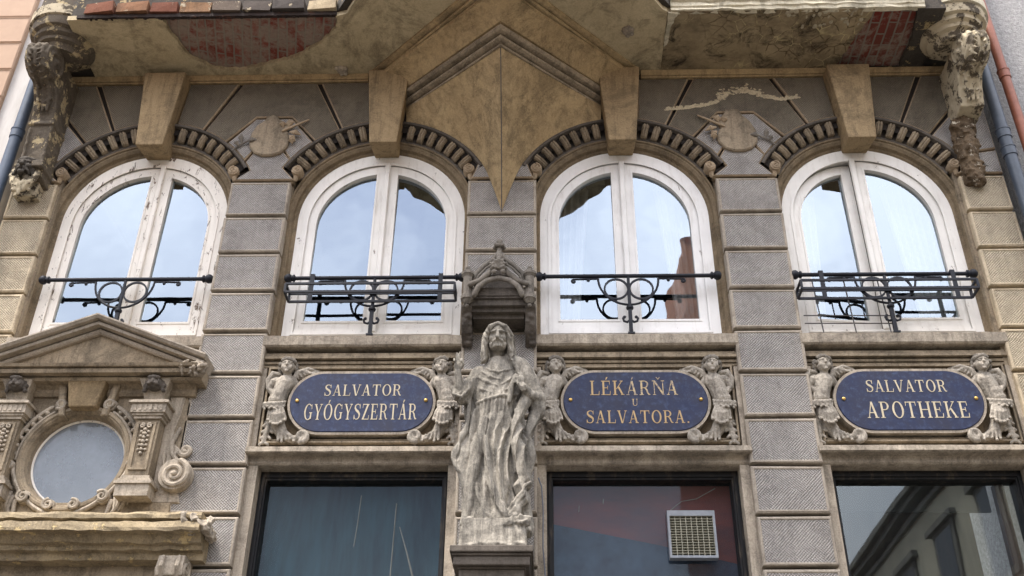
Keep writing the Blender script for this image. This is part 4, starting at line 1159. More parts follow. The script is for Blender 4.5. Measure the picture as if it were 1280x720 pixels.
# ------------------------------------------------------------------ lettering, drawn stroke by stroke
def glyph(ch):
    T, H = .128, .048
    S = []          # polygons
    def stem(x, z0=0, z1=1, w=T): S.append([(x, z0), (x+w, z0), (x+w, z1), (x, z1)])
    def bar(x0, x1, z, h=H): S.append([(x0, z), (x1, z), (x1, z+h), (x0, z+h)])
    def serif(x, z, w=T, e=.085): S.append([(x-e, z), (x+w+e, z), (x+w+e, z+.045), (x-e, z+.045)])
    def diag(x0, z0, x1, z1, w): S.append([(x0, z0), (x0+w, z0), (x1+w, z1), (x1, z1)])
    def ell(cx, cz, rx, rz, a0, a1, thick, thin, n=22):
        o = []; q = []
        for i in range(n+1):
            a = rad(a0+(a1-a0)*i/n); o.append((cx+rx*math.cos(a), cz+rz*math.sin(a))); q.append((cx+(rx-thick)*math.cos(a), cz+(rz-thin)*math.sin(a)))
        for i in range(n): S.append([o[i], o[i+1], q[i+1], q[i]])
    def pen(pts, ws):
        P = [Vector(p) for p in pts]; L = []; R = []
        for i, p in enumerate(P):
            t = (P[min(i+1, len(P)-1)]-P[max(0, i-1)]).normalized(); nn = Vector((-t.y, t.x))*ws[i]/2
            L.append((p+nn)[:]); R.append((p-nn)[:])
        for i in range(len(P)-1): S.append([L[i], L[i+1], R[i+1], R[i]])
    b = {'Á':'A', 'Ó':'O', 'É':'E', 'Ň':'N'}.get(ch, ch)
    if b == 'A':
        w = .80; diag(.08, 0, .36, 1, H); diag(.56, 0, .33, 1, T); bar(.18, .62, .30); serif(.08, 0, H, .08); serif(.58, 0, T*.9, .07)
    elif b == 'L': w = .68; stem(.10); serif(.10, 0); serif(.10, .955); bar(.1, .64, 0); S.append([(.59, 0), (.64, 0), (.66, .28), (.63, .28)])
    elif b == 'V': w = .80; diag(.33, 0, .08, 1, T*.95); diag(.40, 0, .66, 1, H); serif(.08, .955, T*.9, .07); serif(.66, .955, H, .08)
    elif b == 'T': w = .76; stem(.305); serif(.305, 0); bar(.04, .72, .945); S.append([(.04, 1), (.09, 1), (.055, .74), (.03, .74)]); S.append([(.67, 1), (.72, 1), (.73, .74), (.705, .74)])
    elif b == 'O': w = .84; ell(.42, .5, .38, .52, 0, 360, T, H, 40)
    elif b == 'U': w = .80; stem(.10, .3, 1); ell(.375, .3, .275, .32, 180, 360, T*.8, H); stem(.595, .3, 1, H); serif(.10, .955); serif(.595, .955, H)
    elif b in 'RP':
        w = .80 if b == 'R' else .72; stem(.10); serif(.10, 0); serif(.10, .955)
        ell(.36, .74, .28, .26, -90, 90, T*.9, H); bar(.2, .37, .945); bar(.2, .37, .48)
        if b == 'R': pen([(.40, .50), (.52, .36), (.58, .16), (.66, .03), (.76, .04)], [.08, T*.8, T*.8, .09, .04])
    elif b == 'S': w = .66; pen([(.57, .74), (.55, .90), (.42, .985), (.27, .975), (.14, .88), (.13, .73), (.24, .60), (.42, .49), (.54, .37), (.55, .20), (.44, .05), (.28, .015), (.14, .07), (.07, .26)], [.04, .045, .05, .055, .10, .13, .155, .16, .14, .10, .06, .05, .045, .04]); S.append([(.055, 0), (.085, 0), (.10, .3), (.06, .3)]); S.append([(.565, 1), (.595, 1), (.59, .7), (.55, .7)])
    elif b == 'G': w = .84; ell(.44, .5, .38, .52, 48, 318, T, H, 34); stem(.62, .06, .44, T*.85); serif(.60, .42, T*.9, .07); S.append([(.70, .98), (.73, .98), (.74, .68), (.70, .68)])
    elif b == 'Y': w = .78; diag(.32, .44, .06, 1, T*.95); diag(.40, .44, .64, 1, H); stem(.31, 0, .48); serif(.31, 0); serif(.07, .955, T*.9, .06); serif(.62, .955, H)
    elif b == 'Z': w = .70; bar(.07, .64, .945); bar(.05, .65, 0); diag(.06, .02, .46, .98, T*1.1); S.append([(.07, 1), (.11, 1), (.08, .74), (.05, .74)]); S.append([(.60, 0), (.65, 0), (.67, .27), (.64, .27)])
    elif b == 'E': w = .70; stem(.10); serif(.10, 0); serif(.10, .955); bar(.1, .60, .945); bar(.1, .63, 0); bar(.2, .46, .48); S.append([(.56, 1), (.60, 1), (.61, .74), (.585, .74)]); S.append([(.58, 0), (.63, 0), (.65, .28), (.62, .28)]); S.append([(.44, .38), (.475, .38), (.475, .64), (.44, .64)])
    elif b == 'H': w = .88; stem(.10); stem(.64); bar(.2, .68, .48); [serif(x, z) for x in (.10, .64) for z in (0, .955)]
    elif b == 'K': w = .84; stem(.10); serif(.10, 0); serif(.10, .955); diag(.24, .42, .62, .97, H*1.1); diag(.62, 0, .34, .58, T); serif(.62, 0, T*.9, .06); serif(.59, .955, H, .08)
    elif b == 'N': w = .88; stem(.12, 0, 1, H); stem(.72, 0, 1, H); diag(.70, 0, .10, 1, T); serif(.12, 0, H); serif(.72, .955, H); serif(.06, .955, .1, .05)
    elif b == '.': w = .28; ell(.12, .06, .07, .06, 0, 360, .069, .059, 14)
    else: w = .4
    if ch in 'ÁÓÉ': c = w*.5; S.append([(c-.03, 1.08), (c+.03, 1.08), (c+.13, 1.26), (c+.03, 1.26)])
    if ch == 'Ň': c = w*.5; S.append([(c-.02, 1.08), (c+.03, 1.08), (c-.08, 1.24), (c-.15, 1.24)]); S.append([(c-.03, 1.08), (c+.02, 1.08), (c+.15, 1.24), (c+.08, 1.24)])
    return S, w
def text_line(txt, xc, zb, h, width, y, name, mats, parent, worn_from=99):
    gl = []; x = 0
    for i, ch in enumerate(txt):
        S, w = glyph(ch); gl.append((S, x, i)); x += w+.10
    tot = x-.10; sx = width/tot; mb = MB()
    for S, gx, i in gl:
        mb.mi = 1 if i >= worn_from else 0
        for k, poly in enumerate(S):
            yy = y-.0025-.00012*(k % 9)
            mb.prism([(xc-width/2+(gx+a)*sx, zb+b*h) for a, b in poly], 'y', yy, y+.002)
    return mb.build(name, mats, parent)

PZ = 5.67
def sign(xc, lines, label):
    t = thing('sign', label, 'sign', (xc, .06, 5.395), 'oval blue pharmacy signs between the cherubs')
    R = .275; hw = .605
    stad = lambda e: [(xc+(hw-R)+(R+e)*math.cos(rad(a)), PZ+(R+e)*math.sin(rad(a))) for a in range(-90, 91, 6)]+[(xc-(hw-R)+(R+e)*math.cos(rad(a)), PZ+(R+e)*math.sin(rad(a))) for a in range(90, 271, 6)]
    MB().prism(stad(0), 'y', .022, .06, .006).build('plate', M['plaque'], t)
    MB().ring(stad(.022), stad(-.02), .030, .115).build('stone_rim', M['pale'], t)
    for s in (-1, 1):
        m = MB(); m.lathe([(0, .008), (.010, .009), (.016, .015), (.017, .024)], (xc+s*(hw-.06), 0, PZ+.012), 'y', 14); m.build('screw', M['brass'], t, smooth=True)
    for (txt, dz, h, w, wf, dx) in lines:
        text_line(txt, xc+dx, PZ+dz, h, w, .022, 'lettering', [M['gilt_bronze' if 'R' in txt and abs(xc-1.152) < .1 else 'gilt'], M['gilt_worn']], t, wf)
    return t
sign(-1.155, [('SALVATOR', .058, .105, .66, 99, .005), ('GYÓGYSZERTÁR', -.165, .145, .955, 99, 0)], 'blue oval sign lettered SALVATOR GYÓGYSZERTÁR, left of the statue')
sign(1.152, [('LÉKÁRŇA', .055, .135, .74, 3, -.01), ('U', -.045, .062, .055, 0, -.005), ('SALVATORA.', -.205, .115, .86, 99, .01)], 'blue oval sign with worn lettering LÉKÁRŇA U SALVATORA')
sign(3.425, [('SALVATOR', .075, .11, .67, 99, -.01), ('APOTHEKE', -.165, .148, .84, 99, .045)], 'blue oval sign lettered SALVATOR APOTHEKE, at the far right')
# ------------------------------------------------------------------ cherubs holding the signs
def cherub_mesh():
    """left-hand cherub, modelled round the sign centre (x 0, z 0 = sign centre); returns sculpted meshes"""
    K = lambda a, b, y: (-.825+(a-61)/813, y, .333-(b-155)/735)
    random.seed(21)
    B = MB()
    hd = Vector(K(190, 150, -.035))
    B.ball(hd, (.062, .062, .070), 16)                              # skull
    B.ball(hd+Vector((.004, -.022, -.030)), (.046, .042, .040), 14)  # jaw
    for e in (-1, 1):
        B.ball(hd+Vector((e*.030+.005, -.040, -.022)), (.022, .020, .022), 10)   # cheeks
        B.ball(hd+Vector((e*.024+.006, -.053, .010)), (.011, .009, .008), 8)     # eyeballs
        B.limb([hd+Vector((e*.010+.006, -.062, .024)), hd+Vector((e*.042+.004, -.048, .022))], [.008, .006], 7)
        B.ball(hd+Vector((e*.062, 0, -.006)), (.012, .016, .020), 8)
    B.limb([hd+Vector((.006, -.060, .016)), hd+Vector((.007, -.074, -.012))], [.007, .012], 8)
    B.ball(hd+Vector((.006, -.060, -.034)), (.017, .010, .006), 8); B.ball(hd+Vector((.006, -.057, -.043)), (.013, .010, .006), 8)
    B.ball(hd+Vector((.006, -.050, -.062)), (.018, .016, .013), 8)
    nk = Vector(K(192, 205, .0))
    B.limb([hd+Vector((0, .01, -.05)), nk], [.034, .040], 10)
    ch = Vector(K(180, 255, .005))
    B.ball(ch, (.088, .062, .075), 14); B.ball(ch+Vector((.032, -.045, .005)), (.038, .022, .032), 10); B.ball(ch+Vector((-.030, -.045, .005)), (.038, .022, .032), 10)
    B.limb([ch, Vector(K(158, 320, .0)), Vector(K(140, 385, .0))], [.080, .072, .078], 12)
    B.ball(K(150, 345, -.035), (.056, .045, .055), 12)              # belly
    # shoulders: far arm tucked behind the sign, near arm bent like a stump under the small wing
    B.limb([ch+Vector((.065, 0, .035)), Vector(K(262, 268, .02)), Vector(K(300, 330, .05))], [.036, .03, .026], 10)
    B.limb([ch+Vector((-.07, .0, .03)), Vector(K(98, 250, -.02)), Vector(K(78, 300, -.01)), Vector(K(112, 335, -.03))], [.038, .032, .028, .022], 10)
    hair = MB()
    for k in range(30):
        th = random.uniform(0, PI*2); ph = random.uniform(-.1, 1.35)
        d = Vector((math.cos(th)*math.cos(ph)*.071, math.sin(th)*math.cos(ph)*.066+.008, math.sin(ph)*.080+.006))
        if d.y < -.030 and d.z < .045: continue
        hair.ball(hd+d, random.uniform(.013, .021), 8)
    for e in (-1, 1):
        for k in range(6): hair.ball(hd+Vector((e*(.066+.006*(k % 2)), .012+.004*k, .035-.017*k)), random.uniform(.015, .021), 8)
    for k in range(7): hair.limb(spiral((hd.x-.045+.016*k, hd.z+.048+.012*math.sin(k*.55)), .012, .004, k*50, 1.1, 9, 'y', hd.y-.045+.003*abs(k-3)), .007, 6)
    # big wing running along the top of the sign
    wing = MB()
    for k in range(9):                       # long pinions
        t = k/8; a0 = Vector(K(262+95*t, 188-22*math.sin(t*PI)+4*t, .012)); an = rad(12-62*(1-t)*.9)
        L = .085+.055*t
        tip = a0+Vector((math.cos(an)*L, .022, math.sin(an)*L))
        wing.limb([a0, a0.lerp(tip, .55)+Vector((0, -.014, 0)), tip], [.010, .0125, .006], 7)
    for k in range(7):                       # short coverts
        t = k/6; a0 = Vector(K(250+95*t, 186-20*math.sin(t*PI), -.012)); an = rad(-15-50*(1-t))
        tip = a0+Vector((math.cos(an), .1, math.sin(an)))*.055
        wing.limb([a0, tip], [.013, .009], 7)
    pts = [Vector(K(235, 225, .0)), Vector(K(268, 178, -.01)), Vector(K(330, 152, -.005)), Vector(K(400, 160, .02)), Vector(K(455, 190, .05))]
    wing.limb(pts, [.026, .022, .017, .013, .006], 9)
    wing.limb([Vector(K(240, 215, .03)), Vector(K(300, 195, .04)), Vector(K(380, 185, .06))], [.03, .03, .015], 8)
    # small curled wing on the outside
    w2 = MB()
    for k in range(6):
        t = k/5; a0 = Vector(K(120-38*math.sin(t*PI*.6), 195+95*t, .02)); tip = Vector(K(92+55*t, 245+110*t, -.005))
        w2.limb([a0, a0.lerp(tip, .5)+Vector((-.012, -.02, 0)), tip], [.010, .0125, .006], 7)
    w2.limb([Vector(K(135, 195, .0)), Vector(K(88, 190, -.015)), Vector(K(62, 240, -.02)), Vector(K(72, 300, -.02)), Vector(K(105, 345, -.02))], [.024, .028, .026, .022, .012], 9)
    # leaf skirt, acanthus body and scrolled tail
    L = MB()
    for k in range(9):
        t = k/8; c = Vector(K(62+140*t, 405-22*math.sin(t*PI)*-1+(8 if t < .2 else 0), -.035-.045*math.sin(t*PI)))
        L.limb([c+Vector((0, .03, .03)), c+Vector((0, -.014, .0)), c+Vector((.006*math.sin(k*5), -.006, -.036-.014*(k % 2)))], [.012, .0135, .008], 8)
        L.ball(c+Vector((0, -.018, -.038-.014*(k % 2))), (.011, .012, .011), 8)
    L.limb([Vector(K(85, 405, .0)), Vector(K(130, 415, -.05)), Vector(K(180, 400, -.03))], [.02, .022, .02], 8)
    L.limb([Vector(K(138, 400, .01)), Vector(K(145, 470, .0)), Vector(K(168, 545, .01)), Vector(K(210, 605, .02)), Vector(K(275, 640, .015)), Vector(K(330, 640, .0))], [.075, .070, .062, .052, .042, .036], 14)
    for k in range(6):
        t = k/5; c = Vector(K(108+118*t, 520+36*math.sin(t*PI), -.05-.02*math.sin(t*PI)))
        top = Vector(K(118+70*t, 425, -.045-.025*math.sin(t*PI)))
        L.limb([top, top.lerp(c, .6)+Vector((0, -.016, 0)), c], [.012, .016, .014], 8); L.ball(c+Vector((0, -.012, -.014)), (.016, .015, .014), 8)
    for k in range(5):
        t = k/4; c = Vector(K(190+110*t, 655-34*t*0+10*math.sin(t*7), -.025)); top = Vector(K(185+90*t, 585+38*t, -.03))
        L.limb([top, c], [.012, .011], 7); L.ball(c+Vector((0, -.008, 0)), (.013, .012, .012), 7)
    sc = K(348, 630, -.03)
    L.limb(spiral((sc[0], sc[2]), .050, .012, -90, 1.5, 34, 'y', -.03), [.027-.013*i/34 for i in range(35)], 9)
    L.lathe([(0, -.02), (.05, -.02), (.055, .0), (.055, .1)], (sc[0], 0, sc[2]), 'y', 18)
    # free leaf down to the corner of the panel
    for k in range(4):
        t = k/3; c = Vector(K(112-20*t, 525+125*t, .015))
        for e in (-1, 1): L.limb([c, c+Vector((e*(.040-.012*t), -.022, -.028))], [.018, .013], 7); L.ball(c+Vector((e*(.046-.012*t), -.020, -.036)), .014, 7)
    L.limb([Vector(K(120, 500, .02)), Vector(K(100, 590, .0)), Vector(K(85, 665, .0))], [.026, .026, .018], 9)
    L.ball(K(80, 520, .03), .022, 8); L.ball(K(72, 545, .03), .018, 8)
    dents = [((hd.x+e*.024+.006, hd.y-.058, hd.z+.012), .013, (0, .004, 0)) for e in (-1, 1)]+[((hd.x+.006, hd.y-.066, hd.z-.0385), .012, (0, .006, 0)), (K(152, 372, -.085), .016, (0, .02, 0))]
    return [('body', B, dents, .0045), ('hair', hair, [], .0045), ('wing', wing, [], .005), ('wing', w2, [], .005), ('acanthus_tail', L, [], .0052)]
proto = []
for nm, mb, dents, vx in cherub_mesh():
    o = sculpt(mb, nm, M['carved_dark' if nm == 'hair' else 'carved'], None, (0, 0, 0), voxel=vx, smooth=1, dents=dents, rough=.002, rscale=50)
    me = o.data; bpy.data.objects.remove(o)
    fl = me.copy(); n = len(fl.vertices); co = np.empty(n*3, 'f'); fl.vertices.foreach_get('co', co); co = co.reshape(-1, 3); co[:, 0] *= -1
    fl.vertices.foreach_set('co', co.ravel()); fl.flip_normals(); fl.update()
    proto.append((nm, me, fl))
CL = [(-1.155, 0, 'winged stone cherub at the left end of the SALVATOR GYÓGYSZERTÁR sign'),
      (-1.155, 1, 'winged stone cherub between the GYÓGYSZERTÁR sign and the raised hand of the statue'),
      (1.152, 0, 'winged stone cherub between the robed statue and the worn LÉKÁRŇA sign'),
      (1.152, 1, 'winged stone cherub at the right end of the worn LÉKÁRŇA sign'),
      (3.425, 0, 'winged stone cherub at the left end of the SALVATOR APOTHEKE sign'),
      (3.425, 1, 'winged stone cherub at the right end of the SALVATOR APOTHEKE sign')]
for xc, k, lab in CL:
    t = thing('cherub', lab, 'statue', (xc, .06, PZ), 'winged cherubs holding the signs')
    for nm, a, b in proto:
        o = bpy.data.objects.new(nm, b if k else a); COL.objects.link(o); o.parent = t; ORG[o] = ORG[t]
        o.location = (0, 0, 0)

# ------------------------------------------------------------------ the robed statue
def SP(x, y, d=0.0):      # tracing grid of the statue: 157 units per metre across, 141 up; d = metres in front of its axis
    return Vector(((x-624.5)/157, -.30-d, 6.205-(y-405)/141.5))
def make_statue():
    random.seed(2)
    B = MB()
    # robe: stacked elliptical sections with pleats
    sec = [(408+44, 26, .10, 627), (466, 52, .115, 628), (478, 66, .135, 628), (495, 66, .15, 627), (515, 58, .145, 626), (527, 54, .14, 625), (545, 60, .15, 624), (570, 66, .16, 622), (600, 68, .165, 621), (630, 64, .17, 622), (648, 66, .18, 623), (657, 68, .185, 624)]
    def RD(x, y, off=0.0):          # a point lying on the robe at traced position x, y, lifted by off
        ys = [q[0] for q in sec]; w, d, cx = (float(np.interp(y, ys, [q[i] for q in sec])) for i in (1, 2, 3))
        u = max(-.97, min(.97, (x-cx)/(w/2)))
        return SP(x, y, d*math.sqrt(1-u*u)+off)
    nseg = 96; V = []; F = []
    rows = []
    for i in range(len(sec)-1):
        for q in range(4): 
            t = q/4; rows.append(tuple(a+(b-a)*t for a, b in zip(sec[i], sec[i+1])))
    rows.append(sec[-1])
    for (y, w, d, cx) in rows:
        low = max(0, (y-520)/140); up = 1-low
        for j in range(nseg):
            a = 2*PI*j/nseg
            f = 0
            f += low*(.036*(1-abs(math.sin(a*4.5+y*.012+.6)))**1.3 + .018*(1-abs(math.sin(a*8.5+y*.022+1.3)))**1.4)
            f += up*.010*(1-abs(math.sin(a*10+y*.05)))*max(0, (y-462)/60)
            c = SP(cx, y)
            V.append(c+Vector((math.cos(a)*(w/2/157+f), math.sin(a)*(d+f), 0)))
    for i in range(len(rows)-1):
        for j in range(nseg):
            j2 = (j+1) % nseg
            F.append((i*nseg+j, i*nseg+j2, (i+1)*nseg+j2, (i+1)*nseg+j))
    F += [tuple(range(nseg)), tuple((len(rows)-1)*nseg+j for j in range(nseg))]
    B.add(V, F)
    # neck and head, tilted down a little
    h = SP(626, 428, .045)
    B.limb([SP(627, 468, 0), SP(626, 445, .02)], [.075, .060], 12)
    B.ball(h, (.082, .098, .125), 18)
    B.ball(h+Vector((0, -.035, -.065)), (.055, .058, .055), 12)
    B.limb([h+Vector((0, -.098, .030)), h+Vector((0, -.122, -.022))], [.010, .016], 8)                    # nose
    for e in (-1, 1):
        B.limb([h+Vector((e*.012, -.097, .036)), h+Vector((e*.052, -.078, .034))], [.012, .009], 7)       # brow
        B.ball(h+Vector((e*.030, -.082, .014)), (.015, .012, .010), 8)
        B.ball(h+Vector((e*.040, -.072, -.020)), (.022, .020, .026), 8)                                   # cheekbone
        B.limb([h+Vector((e*.006, -.108, -.036)), h+Vector((e*.030, -.095, -.048)), h+Vector((e*.040, -.080, -.075))], [.009, .010, .010], 7)   # moustache
        for k in range(5):                                                                               # beard locks
            B.limb([h+Vector((e*(.010+.010*k), -.090+.006*k, -.062)), h+Vector((e*(.012+.007*k), -.096+.010*k, -.095)), h+Vector((e*(.006+.005*k), -.082+.010*k, -.130+.006*k))], [.014, .016, .008], 7)
    B.ball(h+Vector((0, -.100, -.056)), (.018, .010, .007), 8)
    # collar edge, belt of gathered cloth
    B.limb([RD(x, y, .004) for x, y in ((607, 464), (617, 473), (627, 476), (640, 472), (650, 464))], [.012]*5, 8)
    B.limb([RD(x, y, .006) for x, y in ((600, 512), (606, 512), (612, 511), (620, 510), (628, 508), (636, 506), (645, 505), (652, 502))], [.016]*8, 8)
    for k in range(11):                                             # gathers over and under the belt
        x = 601+4.9*k
        B.limb([RD(x, 508, .004), RD(x+random.uniform(-3, 3), 490-random.random()*10, -.002)], [.012, .005], 7)
        B.limb([RD(x, 512, .004), RD(x-1, 530, .003), RD(x-2+random.uniform(-4, 4), 542+random.random()*16, -.002)], [.012, .010, .005], 7)
    # chest folds
    for pts in ([(600, 478), (612, 488), (626, 494)], [(596, 488), (608, 498), (620, 503)], [(652, 474), (642, 486), (632, 492)], [(654, 484), (645, 495), (636, 500)], [(606, 472), (616, 482), (630, 486)]):
        B.limb([RD(x, y, .004) for x, y in pts], [.012, .014, .006], 7)
    # long folds of the skirt (thigh forward, hem swept to the right)
    folds = [([(604, 545), (597, 575), (594, 610), (590, 635), (587, 652)], .028, .0), ([(612, 535), (606, 565), (603, 590), (597, 625), (594, 650)], .036, .022), ([(612, 560), (616, 590), (622, 615), (632, 638), (640, 652)], .034, .03), ([(618, 530), (625, 565), (630, 600), (634, 625), (636, 640)], .022, .004),
             ([(632, 528), (637, 560), (640, 590), (642, 615)], .018, .004), ([(640, 520), (646, 550), (649, 585), (650, 610)], .022, .0), ([(602, 600), (606, 625), (613, 642), (622, 653)], .018, .01), ([(624, 578), (631, 572), (640, 570), (646, 574)], .014, .006),
             ([(598, 590), (594, 620), (592, 645)], .016, .012), ([(626, 600), (630, 625), (637, 645)], .016, .016)]
    for pts, r, d in folds:
        n = len(pts); B.limb([RD(x, y, d) for x, y in pts], [r*(.55+.45*math.sin(PI*(i+.6)/n)) for i in range(n)], 9)
    B.ball(RD(607, 562, -.03), (.075, .07, .17), 14)                 # knee under the cloth
    # cloak: over the left shoulder, round the arm, down in zigzag folds at the right
    B.limb([SP(640, 452, .04), SP(654, 462, .05), SP(664, 478, .05), SP(672, 500, .04), SP(678, 520, .02)], [.055, .075, .085, .085, .065], 12)
    for k in range(4): B.limb([SP(644+5*k, 458+2*k, .10-.01*k), SP(656+5*k, 480+2*k, .125-.012*k), SP(666+4*k, 505, .11-.012*k)], [.014, .017, .010], 7)
    B.limb([SP(668, 500, .08), SP(658, 520, .12), SP(652, 540, .14), SP(654, 565, .14), SP(660, 590, .12), SP(664, 612, .10)], [.055, .05, .045, .05, .055, .045], 12)
    B.limb([SP(680, 505, .02), SP(674, 525, .04), SP(668, 545, .06), SP(668, 575, .07), SP(668, 600, .06)], [.05, .05, .045, .045, .04], 12)
    B.limb([SP(664, 600, .10), SP(658, 614, .13), SP(662, 626, .10), SP(653, 636, .13), SP(650, 648, .13), SP(636, 654, .16)], [.05, .05, .052, .05, .045, .03], 10)
    for pts in ([(668, 612), (660, 622), (650, 634), (640, 646)], [(664, 622), (655, 634), (644, 648)]): B.limb([SP(x, y, .165) for x, y in pts], [.012, .014, .014, .008][:len(pts)], 8)
    B.limb([SP(664, 600, .02), SP(660, 630, .02), SP(662, 656, .0)], [.05, .06, .07], 10)
    for k in range(3): B.limb([SP(650+5*k, 525, .155-.02*k), SP(651+6*k, 560, .165-.02*k), SP(656+5*k, 600, .15-.02*k)], [.012, .014, .010], 7)
    # cloak at the left: hangs behind the raised arm to the hem
    B.limb([SP(600, 470, -.04), SP(592, 500, -.02), SP(592, 530, .0), SP(588, 560, .02), SP(584, 582, .04), SP(593, 612, .04), SP(600, 648, .03)], [.05, .058, .052, .058, .06, .05, .045], 12)
    for pts in ([(592, 505), (588, 535), (579, 560), (574, 580)], [(598, 520), (594, 550), (588, 580), (588, 610)], [(576, 560), (572, 578), (580, 592), (590, 600)]):
        B.limb([SP(x, y, .075) for x, y in pts], [.014, .018, .018, .010], 8)
    # right arm (viewer's left): upper arm down, forearm raised, wide sleeve
    B.limb([SP(602, 470, .02), SP(592, 486, .04), SP(583, 505, .07)], [.068, .066, .058], 12)
    B.limb([SP(583, 505, .07), SP(578, 492, .11), SP(576, 476, .13)], [.05, .036, .028], 12)
    B.limb([SP(590, 480, .05), SP(583, 500, .10), SP(575, 506, .11), SP(570, 494, .10)], [.035, .035, .032, .022], 10)
    B.limb([SP(594, 482, .10), SP(590, 500, .12), SP(581, 510, .125)], [.016, .018, .014], 8)
    B.limb([SP(570, 492, .09), SP(572, 504, .13), SP(582, 508, .14), SP(590, 498, .14), SP(591, 488, .12)], [.016]*5, 8)
    # raised hand: palm, two blessing fingers up, two folded, thumb
    hp = SP(576, 468, .135)
    B.limb([SP(576, 477, .13), hp+Vector((0, 0, .005))], [.026, .034], 10, ((0, 1, 0), .7))
    B.ball(hp, (.036, .020, .042), 12)
    fb = [(-.026, .036), (-.010, .042), (.008, .042), (.024, .036)]
    B.limb([hp+Vector((fb[1][0], -.004, .03)), hp+Vector((-.012, -.010, .072)), hp+Vector((-.012, -.016, .108))], [.011, .0105, .009], 8)
    B.limb([hp+Vector((fb[2][0], -.004, .03)), hp+Vector((.012, -.008, .078)), hp+Vector((.014, -.012, .118))], [.011, .0105, .009], 8)
    B.limb([hp+Vector((fb[0][0], -.004, .03)), hp+Vector((-.032, -.030, .052)), hp+Vector((-.028, -.045, .024))], [.010, .0095, .009], 8)
    B.limb([hp+Vector((fb[3][0], -.004, .026)), hp+Vector((.032, -.030, .046)), hp+Vector((.027, -.044, .020))], [.0105, .010, .009], 8)
    B.limb([hp+Vector((.030, -.006, -.018)), hp+Vector((.044, -.026, .010)), hp+Vector((.022, -.042, .034))], [.013, .0115, .010], 8)
    # left arm: bent across, hand laid over the gathered cloak
    B.limb([SP(652, 468, .0), SP(668, 484, .02), SP(678, 504, .05)], [.07, .066, .06], 12)
    B.limb([SP(678, 504, .05), SP(668, 505, .13), SP(660, 497, .17)], [.055, .045, .030], 12)
    hc = SP(656, 490, .185)
    B.ball(hc, (.040, .028, .046), 12, (0, .5, 0))
    for k, (dx, dz, L) in enumerate(((-.028, -.018, .060), (-.012, -.030, .070), (.006, -.036, .068), (.022, -.034, .054))):
        p0 = hc+Vector((dx, -.012, dz)); B.limb([p0, p0+Vector((.012, -.020, -L*.55)), p0+Vector((.026, -.006, -L))], [.0115, .011, .009], 8)
    B.limb([hc+Vector((-.030, -.010, .020)), hc+Vector((-.052, -.020, -.004)), hc+Vector((-.050, -.022, -.034))], [.013, .012, .010], 8)
    B.limb([SP(650, 482, .15), SP(644, 498, .16), SP(642, 515, .155)], [.02, .024, .02], 8)
    # feet under the hem
    for x, y, dx in ((600, 653, -.02), (634, 654, .02)):
        B.limb([SP(x, y, .10), SP(x, y+1, .155)+Vector((dx, 0, 0)), SP(x, y+2, .195)+Vector((dx*1.3, 0, -.006))], [.036, .034, .020], 10)
        for k in range(5): B.ball(SP(x, y+2.5, .205)+Vector((dx*1.3-.028+.014*k, .004*abs(k-2), -.006)), (.009, .016, .009), 7)
    hair = MB()
    for e in (-1, 1):
        for k in range(7):                       # locks from a centre parting down to the shoulders
            t = k/6
            hair.limb([h+Vector((e*(.004+.004*k), -.058+.095*t, .112-.006*t)), h+Vector((e*(.050+.024*t), -.078+.095*t, .078-.008*t)), h+Vector((e*(.078+.014*t), -.062+.085*t, .015)), h+Vector((e*(.086+.012*t), -.050+.07*t, -.075)), h+Vector((e*(.098+.014*math.sin(k*3)), -.056+.06*t, -.15)), h+Vector((e*(.112+.018*math.sin(k*2)), -.070+.06*t, -.215-.012*math.sin(k*2)))],
                      [.014, .020, .021, .020, .019, .010], 8)
    hair.ball(h+Vector((0, .018, .030)), (.088, .092, .108), 16)
    hair.limb([h+Vector((0, .07, .06)), h+Vector((0, .09, -.06)), h+Vector((0, .08, -.17))], [.07, .085, .06], 10)
    dents = [((h.x+e*.030, h.y-.095, h.z+.012), .022, (0, .012, 0)) for e in (-1, 1)]+[((h.x, h.y-.112, h.z-.0475), .014, (0, .010, 0))]
    return B, hair, dents
base = (0, -.34, 4.43)
st = thing('robed_statue', 'weathered stone statue of a bearded robed man raising one hand', 'statue', base)
B, hair, dents = make_statue()
def bow(co, allv):
    # the head is bowed: turned forward about the neck, and life-size with its full hair
    h = SP(626, 428, .045); pv = np.array((h.x, h.y+.03, h.z-.13))
    r = co-pv
    w = np.clip((co[:, 2]-(h.z-.19))/.07, 0, 1) if allv else np.clip((co[:, 2]-(h.z-.15))/.06, 0, 1)*np.clip((.17-np.abs(r[:, 0]))/.04, 0, 1)
    a = math.radians(13); s, c = math.sin(a), math.cos(a); k = 1.17
    q = np.stack([r[:, 0]*k, (r[:, 1]*c-r[:, 2]*s)*k, (r[:, 2]*c+r[:, 1]*s)*1.04], 1)
    return co+(q-r)*w[:, None]
